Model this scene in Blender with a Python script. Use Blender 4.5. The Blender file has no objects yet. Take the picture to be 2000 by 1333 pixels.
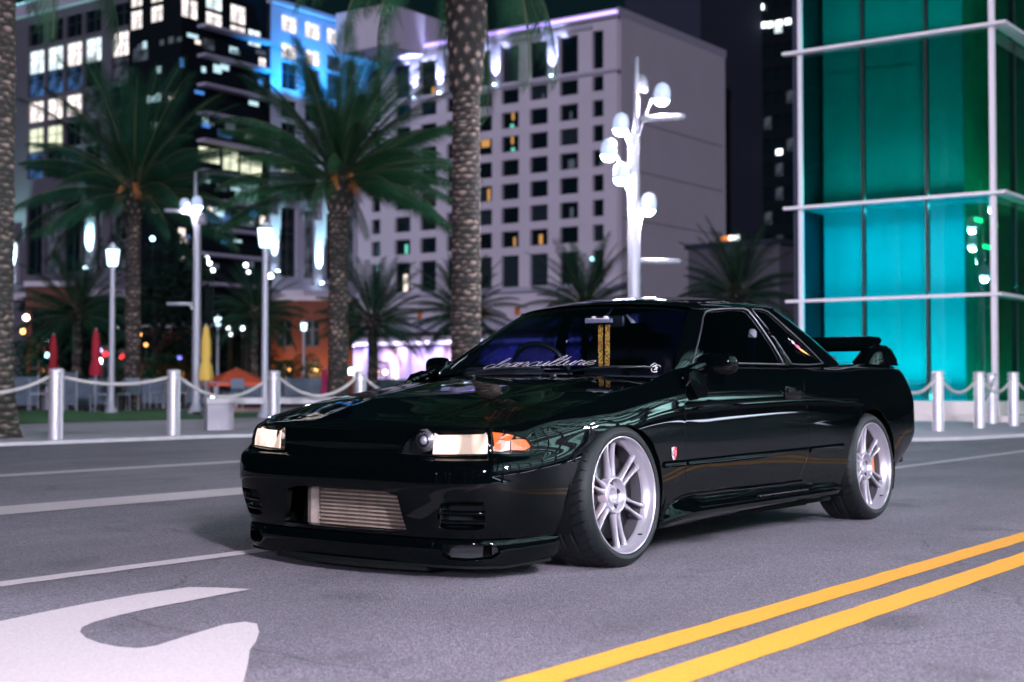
import bpy, bmesh, math, random
import numpy as np
from mathutils import Vector, Matrix, Euler
from mathutils.geometry import delaunay_2d_cdt

SC = bpy.context.scene
COL = SC.collection
PI = math.pi
random.seed(7)

# ------------------------------------------------------------------ camera
CAM_H = .761
FPX = 2778.0
HEAD = math.atan(2010 / FPX)
PITCH = math.atan(83.5 / FPX)
ca, sa, cp, sp = math.cos(HEAD), math.sin(HEAD), math.cos(PITCH), math.sin(PITCH)
FW = Vector((ca * cp, sa * cp, sp)); RT = Vector((sa, -ca, 0)); UP = Vector((-ca * sp, -sa * sp, cp))
cam_d = bpy.data.cameras.new('camera')
cam_o = bpy.data.objects.new('camera', cam_d)
COL.objects.link(cam_o)
cam_o.matrix_world = Matrix(((RT.x, UP.x, -FW.x, 0), (RT.y, UP.y, -FW.y, 0), (RT.z, UP.z, -FW.z, CAM_H), (0, 0, 0, 1)))
cam_d.sensor_width = 36
cam_d.lens = 36 * FPX / 2000
cam_d.clip_start = .05
cam_d.clip_end = 1500
cam_d.dof.use_dof = True
cam_d.dof.focus_distance = 6.0
cam_d.dof.aperture_fstop = 2.8
SC.camera = cam_o

def at(px, py, dist):
    """world point seen at a photo pixel at a given distance along the view"""
    X = (px - 1000) / FPX; Y = -(py - 666.5) / FPX
    return Vector((0, 0, CAM_H)) + (FW + RT * X + UP * Y) * dist

# ------------------------------------------------------------------ sky, weak night sun, exposure
W = bpy.data.worlds.new('World'); SC.world = W; W.use_nodes = True
wn = W.node_tree; wn.nodes.clear()
wo = wn.nodes.new('ShaderNodeOutputWorld'); wb = wn.nodes.new('ShaderNodeBackground'); sk = wn.nodes.new('ShaderNodeTexSky')
wb2 = wn.nodes.new('ShaderNodeBackground'); wadd = wn.nodes.new('ShaderNodeAddShader')
sk.sky_type = 'NISHITA'; sk.sun_disc = False; sk.sun_elevation = math.radians(-4); sk.sun_rotation = math.radians(150)
wb.inputs[1].default_value = .05
wb2.inputs[0].default_value = (.0016, .0075, .0095, 1); wb2.inputs[1].default_value = 1.0
wn.links.new(sk.outputs[0], wb.inputs[0]); wn.links.new(wb.outputs[0], wadd.inputs[0]); wn.links.new(wb2.outputs[0], wadd.inputs[1])
wn.links.new(wadd.outputs[0], wo.inputs[0])
sun_d = bpy.data.lights.new('facade_fill_sun', 'SUN'); sun_d.energy = 1.4; sun_d.angle = math.radians(3); sun_d.color = (.80, .75, 1.0)  # unseen lamp added to brighten the hotel front in place of floodlights
sun_o = bpy.data.objects.new('facade_fill_sun', sun_d); COL.objects.link(sun_o)
sun_o.rotation_euler = Vector((.88, .40, -.20)).to_track_quat('-Z', 'Y').to_euler()
VS = SC.view_settings
VS.view_transform = 'Standard'; VS.look = 'None'; VS.exposure = .22; VS.gamma = 1; VS.use_curve_mapping = False
SC.render.engine = 'CYCLES'
SC.cycles.max_bounces = 7; SC.cycles.diffuse_bounces = 2; SC.cycles.glossy_bounces = 4; SC.cycles.transmission_bounces = 4
SC.cycles.transparent_max_bounces = 10; SC.cycles.sample_clamp_indirect = 4; SC.cycles.caustics_reflective = False; SC.cycles.caustics_refractive = False
try: SC.cycles.use_light_tree = True
except Exception: pass

# ------------------------------------------------------------------ helpers
def tag(o, label=None, cat=None, group=None, kind=None):
    if label: o['label'] = label
    if cat: o['category'] = cat
    if group: o['group'] = group
    if kind: o['kind'] = kind
    return o

def empty(name, loc=(0, 0, 0), rz=0, label=None, cat=None, group=None):
    o = bpy.data.objects.new(name, None); COL.objects.link(o); o.location = loc; o.rotation_euler = (0, 0, rz)
    o.empty_display_size = .2
    return tag(o, label, cat, group)

def link(name, me, parent=None, loc=None, rot=None):
    o = bpy.data.objects.new(name, me); COL.objects.link(o); o.parent = parent
    if loc is not None: o.location = loc
    if rot is not None: o.rotation_euler = rot
    return o

def copy_tree(o, parent=None):
    c = o.copy(); COL.objects.link(c); c.parent = parent
    for ch in [x for x in COL.objects if x.parent == o]: copy_tree(ch, c)
    return c

def mesh(name, verts, faces, mats=None, smooth=False, mi=None):
    me = bpy.data.meshes.new(name); me.from_pydata([tuple(v) for v in verts], [], [tuple(f) for f in faces])
    for m in (mats if isinstance(mats, (list, tuple)) else [mats]):
        if m: me.materials.append(m)
    if smooth: me.shade_smooth()
    if mi is not None: me.polygons.foreach_set('material_index', mi)
    me.update()
    return me

class MB:
    """collects simple shapes and links them as one mesh"""
    def __init__(s): s.v = []; s.f = []; s.mi = []
    def add(s, vs, fs, mi=0):
        b = len(s.v); s.v += [tuple(v) for v in vs]; s.f += [tuple(i + b for i in f) for f in fs]; s.mi += [mi] * len(fs)
    def box(s, a, b, mi=0, bev=0):
        x0, y0, z0 = a; x1, y1, z1 = b
        if bev:
            bm = bmesh.new(); bmesh.ops.create_cube(bm, size=1)
            for v in bm.verts: v.co = Vector(((x0 + x1) / 2 + v.co.x * (x1 - x0), (y0 + y1) / 2 + v.co.y * (y1 - y0), (z0 + z1) / 2 + v.co.z * (z1 - z0)))
            bmesh.ops.bevel(bm, geom=bm.edges[:], offset=bev, segments=2, affect='EDGES', profile=.6)
            bm.verts.index_update(); s.add([v.co for v in bm.verts], [[v.index for v in f.verts] for f in bm.faces], mi); bm.free(); return
        s.add([(x0, y0, z0), (x1, y0, z0), (x1, y1, z0), (x0, y1, z0), (x0, y0, z1), (x1, y0, z1), (x1, y1, z1), (x0, y1, z1)],
              [(0, 3, 2, 1), (4, 5, 6, 7), (0, 1, 5, 4), (1, 2, 6, 5), (2, 3, 7, 6), (3, 0, 4, 7)], mi)
    def tube(s, pts, r, n=8, mi=0, cap=True):
        pts = [Vector(p) for p in pts]; rs = r if isinstance(r, (list, tuple)) else [r] * len(pts); rings = []
        for i, p in enumerate(pts):
            d = (pts[min(i + 1, len(pts) - 1)] - pts[max(i - 1, 0)]).normalized()
            a = Vector((0, 0, 1)) if abs(d.z) < .9 else Vector((1, 0, 0))
            u = d.cross(a).normalized(); w = u.cross(d)
            rings.append([p + (u * math.cos(2 * PI * k / n) + w * math.sin(2 * PI * k / n)) * rs[i] for k in range(n)])
        fs = [(i * n + k, i * n + (k + 1) % n, (i + 1) * n + (k + 1) % n, (i + 1) * n + k) for i in range(len(pts) - 1) for k in range(n)]
        if cap: fs += [tuple(range(n))[::-1], tuple((len(pts) - 1) * n + k for k in range(n))]
        s.add([v for rg in rings for v in rg], fs, mi)
    def lathe(s, prof, n=24, mi=0, c=(0, 0, 0), cap=False):
        vs = [(c[0] + r * math.cos(2 * PI * k / n), c[1] + r * math.sin(2 * PI * k / n), c[2] + z) for r, z in prof for k in range(n)]
        fs = [(i * n + k, i * n + (k + 1) % n, (i + 1) * n + (k + 1) % n, (i + 1) * n + k) for i in range(len(prof) - 1) for k in range(n)]
        if cap: fs += [tuple(range(n))[::-1], tuple((len(prof) - 1) * n + k for k in range(n))]
        s.add(vs, fs, mi)
    def build(s, name, mats, parent=None, smooth=False, loc=None, rot=None):
        return link(name, mesh(name, s.v, s.f, mats, smooth, s.mi), parent, loc, rot)

def auto_smooth(o, ang=35):
    me = o.data; me.shade_smooth()
    bm = bmesh.new(); bm.from_mesh(me); a = math.radians(ang)
    for e in bm.edges:
        if len(e.link_faces) == 2 and e.link_faces[0].normal.angle(e.link_faces[1].normal, 0) > a: e.smooth = False
    bm.to_mesh(me); bm.free()
    return o

def catmull(pts, n=8):
    P = np.array(pts, float); out = []
    for i in range(len(P) - 1):
        p0 = P[i - 1] if i else 2 * P[0] - P[1]; p1 = P[i]; p2 = P[i + 1]; p3 = P[i + 2] if i + 2 < len(P) else 2 * P[-1] - P[-2]
        for k in range(n):
            t = k / n; out.append(.5 * ((2 * p1) + (p2 - p0) * t + (2 * p0 - 5 * p1 + 4 * p2 - p3) * t * t + (3 * p1 - p0 - 3 * p2 + p3) * t ** 3))
    out.append(P[-1])
    return np.array(out)

# ------------------------------------------------------------------ materials
def mat(name, col, rough=.5, metal=0, coat=0, spec=.5, emis=None, es=0, vary=0, scale=5, bump=0, bscale=60, bdist=.01, coord='Object'):
    m = bpy.data.materials.new(name); m.use_nodes = True; nt = m.node_tree; b = nt.nodes['Principled BSDF']
    b.inputs['Base Color'].default_value = (*col, 1); b.inputs['Roughness'].default_value = rough; b.inputs['Metallic'].default_value = metal
    b.inputs['Coat Weight'].default_value = coat; b.inputs['Coat Roughness'].default_value = .02; b.inputs['Specular IOR Level'].default_value = spec
    if emis: b.inputs['Emission Color'].default_value = (*emis, 1); b.inputs['Emission Strength'].default_value = es
    tc = nt.nodes.new('ShaderNodeTexCoord')
    if vary:
        n = nt.nodes.new('ShaderNodeTexNoise'); n.inputs['Scale'].default_value = scale; n.inputs['Detail'].default_value = 6; n.inputs['Roughness'].default_value = .65
        r = nt.nodes.new('ShaderNodeMapRange'); r.inputs[1].default_value = .3; r.inputs[2].default_value = .7; r.inputs[3].default_value = 1 - vary; r.inputs[4].default_value = 1 + vary
        mx = nt.nodes.new('ShaderNodeVectorMath'); mx.operation = 'SCALE'; mx.inputs[0].default_value = col
        nt.links.new(tc.outputs[coord], n.inputs['Vector']); nt.links.new(n.outputs[0], r.inputs[0]); nt.links.new(r.outputs[0], mx.inputs['Scale'])
        nt.links.new(mx.outputs[0], b.inputs['Base Color'])
    if bump:
        n2 = nt.nodes.new('ShaderNodeTexNoise'); n2.inputs['Scale'].default_value = bscale; n2.inputs['Detail'].default_value = 4
        bp = nt.nodes.new('ShaderNodeBump'); bp.inputs['Strength'].default_value = bump; bp.inputs['Distance'].default_value = bdist
        nt.links.new(tc.outputs[coord], n2.inputs['Vector']); nt.links.new(n2.outputs[0], bp.inputs['Height']); nt.links.new(bp.outputs[0], b.inputs['Normal'])
    return m

def emit(name, col, s):
    m = bpy.data.materials.new(name); m.use_nodes = True; nt = m.node_tree; nt.nodes.clear()
    o = nt.nodes.new('ShaderNodeOutputMaterial'); e = nt.nodes.new('ShaderNodeEmission'); e.inputs[0].default_value = (*col, 1); e.inputs[1].default_value = s
    nt.links.new(e.outputs[0], o.inputs[0]); return m

def lit_window(name, col, s, scale=1.2, lo=.15, coord='Object'):
    """a room seen through glass: uneven furniture and ceiling lights"""
    m = bpy.data.materials.new(name); m.use_nodes = True; nt = m.node_tree; b = nt.nodes['Principled BSDF']
    b.inputs['Base Color'].default_value = (.01, .012, .014, 1); b.inputs['Roughness'].default_value = .1
    tc = nt.nodes.new('ShaderNodeTexCoord'); n = nt.nodes.new('ShaderNodeTexVoronoi'); n.inputs['Scale'].default_value = scale
    n3 = nt.nodes.new('ShaderNodeTexNoise'); n3.inputs['Scale'].default_value = scale * .8
    r = nt.nodes.new('ShaderNodeMapRange'); r.inputs[1].default_value = .35; r.inputs[2].default_value = .65; r.inputs[3].default_value = lo * s; r.inputs[4].default_value = s
    nt.links.new(tc.outputs[coord], n3.inputs['Vector']); nt.links.new(n3.outputs[0], r.inputs[0])
    b.inputs['Emission Color'].default_value = (*col, 1); nt.links.new(r.outputs[0], b.inputs['Emission Strength'])
    nt.nodes.remove(n)
    return m

def glass(name, tint, refl_ior=1.5, rough=.0, wave=0):
    m = bpy.data.materials.new(name); m.use_nodes = True; nt = m.node_tree; nt.nodes.clear()
    o = nt.nodes.new('ShaderNodeOutputMaterial'); t = nt.nodes.new('ShaderNodeBsdfTransparent'); g = nt.nodes.new('ShaderNodeBsdfGlossy')
    f = nt.nodes.new('ShaderNodeFresnel'); mx = nt.nodes.new('ShaderNodeMixShader')
    t.inputs[0].default_value = (*tint, 1); g.inputs['Roughness'].default_value = rough; g.inputs['Color'].default_value = (1, 1, 1, 1); ge = nt.nodes.new('ShaderNodeNewGeometry'); io = nt.nodes.new('ShaderNodeMapRange'); io.inputs[3].default_value = refl_ior; io.inputs[4].default_value = 1 / refl_ior; nt.links.new(ge.outputs['Backfacing'], io.inputs[0]); nt.links.new(io.outputs[0], f.inputs[0])
    if wave:
        tc = nt.nodes.new('ShaderNodeTexCoord'); nz = nt.nodes.new('ShaderNodeTexNoise'); nz.inputs['Scale'].default_value = 2.6; nz.inputs['Detail'].default_value = 1; bp = nt.nodes.new('ShaderNodeBump'); bp.inputs['Strength'].default_value = wave; bp.inputs['Distance'].default_value = .03
        nt.links.new(tc.outputs['Object'], nz.inputs['Vector']); nt.links.new(nz.outputs[0], bp.inputs['Height']); nt.links.new(bp.outputs[0], g.inputs['Normal']); nt.links.new(bp.outputs[0], f.inputs['Normal'])
    nt.links.new(f.outputs[0], mx.inputs[0]); nt.links.new(t.outputs[0], mx.inputs[1]); nt.links.new(g.outputs[0], mx.inputs[2]); nt.links.new(mx.outputs[0], o.inputs[0])
    return m

M = {}
M['paint'] = mat('black_car_paint', (.0005, .0010, .0012), .018, 0, 0, .20)
M['plastic'] = mat('black_plastic', (.008, .011, .012), .42)
M['rubber'] = mat('tyre_rubber', (.0028, .0042, .0052), .6, spec=.25, vary=.25, scale=30, bump=.15, bscale=200, bdist=.002)
M['void'] = mat('dark_cavity', (.002, .003, .003), .8, spec=.1)
M['silver'] = mat('silver_wheel_paint', (.30, .285, .32), .32, .35, .4)
M['lipmetal'] = mat('machined_rim_lip', (.50, .48, .53), .28, .7)
M['barrel'] = mat('dark_wheel_barrel', (.07, .065, .075), .5, .3)
M['disc'] = mat('brake_disc_steel', (.05, .05, .055), .35, .8)
M['caliper'] = mat('orange_caliper', (.55, .16, .03), .4)
M['alu'] = mat('cooler_aluminium', (.50, .42, .36), .42, .7, vary=.3, scale=14)
M['fin'] = mat('cooler_fins', (.12, .085, .06), .6, .5, vary=.5, scale=9)
M['glass_dark'] = glass('tinted_car_glass', (.016, .022, .09), 1.8, 0, .22)
M['glass_ws'] = glass('windscreen_glass', (.50, .54, .66), 1.50)
M['glass_lamp'] = glass('lamp_cover_glass', (.94, .95, .96), 1.45)
M['trim'] = mat('window_trim_metal', (.11, .105, .125), .38, .8)
M['white_vinyl'] = mat('white_vinyl', (.36, .34, .36), .6)
M['cloth'] = mat('dark_seat_cloth', (.010, .011, .014), .9)
M['belt'] = mat('grey_seat_belt', (.10, .10, .13), .8)

# ---------- car surfaces (local frame: x rearward, y across, z up; origin under the front axle)
PATH=np.array([(-.800,0),(-.797,.20),(-.785,.40),(-.757,.57),(-.70,.695),(-.60,.785),(-.45,.832),(-.20,.852),(0,.862),(.35,.858),(.75,.852),(1.3,.853),(1.8,.858),(2.25,.868),(2.6,.874),(2.95,.862),(3.2,.835),(3.40,.797),(3.535,.70),(3.595,.55),(3.62,.30),(3.63,0)])
NP=len(PATH)
def hermite(xk,yk,x,mono=False):
    xk=np.asarray(xk,float);yk=np.asarray(yk,float);x=np.asarray(x,float)
    h=np.diff(xk);dl=np.diff(yk,axis=0)/h.reshape((-1,)+(1,)*(yk.ndim-1))
    m=np.zeros_like(yk)
    if mono:
        a,b=dl[:-1],dl[1:];w=np.where(a*b>0,2*a*b/np.where(np.abs(a+b)<1e-12,1,a+b),0);m[1:-1]=w
    else:
        hh=h.reshape((-1,)+(1,)*(yk.ndim-1));m[1:-1]=(dl[:-1]*hh[1:]+dl[1:]*hh[:-1])/(hh[1:]+hh[:-1])
    m[0]=dl[0];m[-1]=dl[-1]
    i=np.clip(np.searchsorted(xk,x,side='right')-1,0,len(xk)-2)
    hx=h[i];t=(x-xk[i])/hx
    sh=t.shape+(1,)*(yk.ndim-1);t=t.reshape(sh);hx=hx.reshape(sh)
    return (2*t**3-3*t**2+1)*yk[i]+(t**3-2*t**2+t)*hx*m[i]+(-2*t**3+3*t**2)*yk[i+1]+(t**3-t**2)*hx*m[i+1]
UK=np.arange(NP)
def path(u): # u>=0
    # mirrored ends keep the centre line smooth
    ext=np.vstack([PATH[3:0:-1]*[1,-1],PATH,PATH[-2:-5:-1]*[1,-1]])
    return hermite(np.arange(-3,NP+3),ext,u)
def hood_z(x,y):
    zc=hermite([-.80,-.73,-.66,-.58,-.45,-.236,0,.3,.65,1.0],[.53,.574,.602,.621,.650,.697,.735,.778,.822,.86],x)
    ay=np.abs(y)/.72
    return zc-.030*ay**2.5+.007*(1/(1+np.exp((np.abs(y)-(.30+.12*(x+.7)))/.018)))*np.clip((x+.75)/.5,0,1)
def deck_z(x,y):
    zc=hermite([2.2,2.6,2.9,3.2,3.45,3.56,3.65],[.885,.897,.902,.903,.896,.885,.865],x)
    return zc-.030*(np.abs(y)/.72)**2.5
# stations: u -> rows of (d, z)
ST={
0:[(.020,.16),(.010,.23),(.003,.31),(.000,.385),(.014,.455),(.034,.470),(.042,.54),(.054,.572),(.085,None)],
1.2:[(.020,.16),(.010,.23),(.003,.31),(.000,.385),(.016,.456),(.046,.471),(.056,.54),(.066,.572),(.092,None)],
3:[(.034,.16),(.016,.23),(.005,.31),(.000,.385),(.020,.459),(.048,.472),(.060,.54),(.070,.572),(.095,None)],
5:[(.070,.16),(.034,.23),(.008,.31),(.000,.385),(.012,.465),(.028,.480),(.050,.545),(.068,.575),(.105,None)],
6:[(.055,.16),(.026,.23),(.007,.315),(.000,.395),(.004,.478),(.012,.50),(.035,.575),(.060,.612),(.105,None)],
7:[(.030,.17),(.012,.23),(.004,.32),(.000,.41),(.000,.50),(.004,.54),(.022,.615),(.062,.655),(.128,None)],
8:[(.030,.17),(.012,.23),(.004,.32),(.000,.41),(.000,.515),(.005,.59),(.026,.645),(.070,.684),(.142,None)],
9:[(.032,.18),(.020,.24),(.008,.32),(.002,.40),(.000,.53),(.006,.65),(.022,.70),(.075,.73),(.138,None)],
10:[(.045,.19),(.034,.25),(.016,.32),(.003,.40),(.000,.54),(.009,.683),(.028,.745),(.070,.79),(.127,.838)],
11:[(.045,.19),(.034,.25),(.016,.32),(.003,.405),(.000,.55),(.009,.697),(.028,.755),(.070,.80),(.125,.846)],
12:[(.045,.19),(.034,.25),(.014,.32),(.003,.41),(.000,.555),(.010,.706),(.030,.762),(.072,.805),(.130,.848)],
13:[(.035,.20),(.018,.26),(.006,.33),(.000,.42),(.000,.55),(.012,.70),(.036,.765),(.080,.815),(.148,.853)],
14:[(.030,.21),(.012,.27),(.003,.34),(.000,.43),(.000,.56),(.012,.69),(.040,.77),(.090,.825),(.17,.866)],
15:[(.050,.22),(.028,.28),(.008,.35),(.000,.44),(.000,.56),(.010,.68),(.034,.775),(.085,.84),(.17,None)],
16:[(.10,.235),(.060,.29),(.025,.36),(.002,.44),(.000,.56),(.010,.68),(.032,.775),(.075,.845),(.16,None)],
17:[(.15,.25),(.090,.31),(.035,.38),(.002,.46),(.000,.56),(.008,.68),(.042,.775),(.082,.845),(.155,None)],
19:[(.12,.25),(.070,.31),(.025,.38),(.000,.46),(.004,.56),(.020,.68),(.040,.775),(.065,.845),(.11,None)],
21:[(.12,.25),(.070,.31),(.025,.38),(.000,.46),(.004,.56),(.020,.68),(.040,.775),(.065,.845),(.10,None)]}
_sk=sorted(ST)
def _norm(u):
    e=1e-3;a=path(u+e);b=path(u-e);t=(a-b);t/=np.linalg.norm(t,axis=-1,keepdims=True)
    return np.stack([-t[...,1],t[...,0]],-1) # outward for increasing u going front->side(+y)->rear
_T=[]
for k in _sk:
    r=[];n=_norm(np.array([float(k)]))[0];p=path(np.array([float(k)]))[0]
    for d,z in ST[k]:
        if z is None:
            q=p-n*d; z=float(hood_z(q[0],q[1])) if q[0]<1.2 else float(deck_z(q[0],q[1]))
        r.append((d,z))
    _T.append(r)
_T=np.array(_T)  # S,9,2
def band(u,t):
    u=np.asarray(u,float);t=np.asarray(t,float);s=np.sign(u);s=np.where(s==0,1,s);au=np.abs(u)
    rows=hermite(_sk,_T.reshape(len(_sk),-1),au,True).reshape(au.shape+(9,2))
    # evaluate in t
    i=np.clip(np.floor(t).astype(int),0,7);f=(t-i)
    def R(j): 
        j=np.clip(j,0,8);return np.take_along_axis(rows,j[...,None,None].repeat(2,-1),-2)[...,0,:]
    p1,p2=R(i),R(i+1);p0=np.where((i>0)[...,None],R(i-1),2*p1-p2);p3=np.where((i<7)[...,None],R(i+2),2*p2-p1)
    f=f[...,None];L=lambda a:np.linalg.norm(a,axis=-1,keepdims=True)+1e-9;l0,l1,l2=L(p1-p0),L(p2-p1),L(p3-p2)
    m1=l1*((p1-p0)/l0*l1+(p2-p1)/l1*l0)/(l0+l1);m2=l1*((p2-p1)/l1*l2+(p3-p2)/l2*l1)/(l1+l2)
    # limit overshoot of close rows
    q=(2*f**3-3*f**2+1)*p1+(f**3-2*f**2+f)*m1+(-2*f**3+3*f**2)*p2+(f**3-f**2)*m2
    P=path(au);N=_norm(au)
    xy=P-N*q[...,:1]
    return np.stack([xy[...,0],xy[...,1]*s,q[...,1]],-1)
# greenhouse
GB=np.array([(.50,0,.815),(.512,.28,.812),(.555,.51,.806),(.625,.66,.800),(.692,.712,.815),(1.1,.728,.850),(1.76,.730,.853),(1.84,.729,.853),(2.30,.715,.857),(2.58,.672,.872),(2.71,.57,.885),(2.775,.34,.898),(2.79,0,.902)])
GT=np.array([(1.08,0),(1.088,.26),(1.122,.425),(1.163,.518),(1.222,.555),(1.42,.570),(1.69,.571),(1.745,.570),(1.90,.563),(2.04,.535),(2.11,.46),(2.155,.25),(2.17,0)])
def roof_z(x,y):
    rc=hermite([1.0,1.08,1.2,1.4,1.6,1.8,2.0,2.17,2.3],[1.142,1.168,1.194,1.218,1.230,1.234,1.230,1.214,1.190],x)
    a=np.abs(y)/.571
    return rc-.052*a**2.2-.022*a**9
def house(g,t):
    g=np.asarray(g,float);t=np.asarray(t,float);s=np.where(g<0,-1,1);ag=np.abs(g)
    def ex(A):
        m=np.array([1,-1]+[1]*(A.shape[1]-2));return np.vstack([A[2:0:-1]*m,A,A[-2:-4:-1]*m])
    k=np.arange(-2,15)
    b=hermite(k,ex(GB),ag);tp=hermite(k,ex(GT),ag);tz=roof_z(tp[...,0],tp[...,1])
    top=np.concatenate([tp,tz[...,None]],-1)
    q=b+(top-b)*t[...,None]
    e=1e-3;d=hermite(k,ex(GB),ag+e)-hermite(k,ex(GB),ag-e);n=np.stack([-d[...,1],d[...,0],0*d[...,0]],-1)
    n/=np.linalg.norm(n,axis=-1,keepdims=True)
    q=q+n*(4*t*(1-t)*.017)[...,None]
    q[...,1]*=s
    return q

# ================================================================== THE CAR
YAW = HEAD - math.atan(2085 / FPX)
CAR = empty('sports_coupe', (5.0868 + 1.3 * math.cos(YAW), 3.9579 + 1.3 * math.sin(YAW), 0), YAW,
            'glossy black two door sports coupe with white six spoke wheels, parked on the road', 'car')
CX = 1.3   # the root stands 1.3 m behind the front axle

def shift(o):
    return o

def cobj(name, me, parent=None, loc=(0, 0, 0), rot=(0, 0, 0)):
    """a part given in axle coordinates"""
    if parent is None or parent is CAR:
        return link(name, me, CAR, (loc[0] - CX, loc[1], loc[2]), rot)
    return link(name, me, parent, loc, rot)

def cmb(mb, name, mats, parent=None, smooth=False):
    me = mesh(name, mb.v, mb.f, mats, smooth, mb.mi)
    return cobj(name, me, parent)

_us = np.linspace(0, NP - 1, 800); _pp = path(_us); _al = np.concatenate([[0], np.cumsum(np.linalg.norm(np.diff(_pp, axis=0), axis=1))])
def u2s(u): u = np.asarray(u, float); return np.sign(u) * np.interp(np.abs(u), _us, _al)
def s2u(s): s = np.asarray(s, float); return np.sign(s) * np.interp(np.abs(s), _al, _us)
VB = .09
band_map = (lambda q: np.stack([u2s(q[:, 0]), q[:, 1] * VB], 1), lambda w: np.stack([s2u(w[:, 0]), w[:, 1] / VB], 1), lambda q: band(q[:, 0], q[:, 1]))
_gs = np.linspace(0, 12, 600); _gp = hermite(np.arange(13), GB[:, :2], _gs); _ga = np.concatenate([[0], np.cumsum(np.linalg.norm(np.diff(_gp, axis=0), axis=1))])
def g2s(u): return np.sign(u) * np.interp(np.abs(u), _gs, _ga)
def s2g(s): return np.sign(s) * np.interp(np.abs(s), _ga, _gs)
VH = .40
house_map = (lambda q: np.stack([g2s(q[:, 0]), q[:, 1] * VH], 1), lambda w: np.stack([s2g(w[:, 0]), w[:, 1] / VH], 1), lambda q: house(q[:, 0], q[:, 1]))
def hf_map(fn): return (lambda q: q, lambda w: w, lambda q: np.stack([q[:, 0], q[:, 1], fn(q[:, 0], q[:, 1])], 1))

def pin(poly, pts):
    x, y = pts[:, 0], pts[:, 1]; ins = np.zeros(len(pts), bool); n = len(poly)
    for i in range(n):
        x1, y1 = poly[i]; x2, y2 = poly[(i + 1) % n]
        c = ((y1 > y) != (y2 > y)) & (x < (x2 - x1) * (y - y1) / ((y2 - y1) if y2 != y1 else 1e-12) + x1); ins ^= c
    return ins

def dense(poly, step):
    out = []
    for i in range(len(poly)):
        a = poly[i]; b = poly[(i + 1) % len(poly)]; n = max(1, int(np.ceil(np.linalg.norm(b - a) / step)))
        for k in range(n): out.append(a + (b - a) * k / n)
    return np.array(out)

def inset(poly, d):
    A = sum(poly[i][0] * poly[(i + 1) % len(poly)][1] - poly[(i + 1) % len(poly)][0] * poly[i][1] for i in range(len(poly)))
    sg = 1 if A > 0 else -1; out = []
    n = len(poly)
    for i in range(n):
        a, b, c = poly[i - 1], poly[i], poly[(i + 1) % n]
        e1 = (b - a) / (np.linalg.norm(b - a) + 1e-9); e2 = (c - b) / (np.linalg.norm(c - b) + 1e-9)
        n1 = np.array([-e1[1], e1[0]]) * sg; n2 = np.array([-e2[1], e2[0]]) * sg; m = n1 + n2; l = np.dot(m, m)
        out.append(b + (m * (2 * d / l) if l > .3 else m * d))
    return np.array(out)

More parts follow.
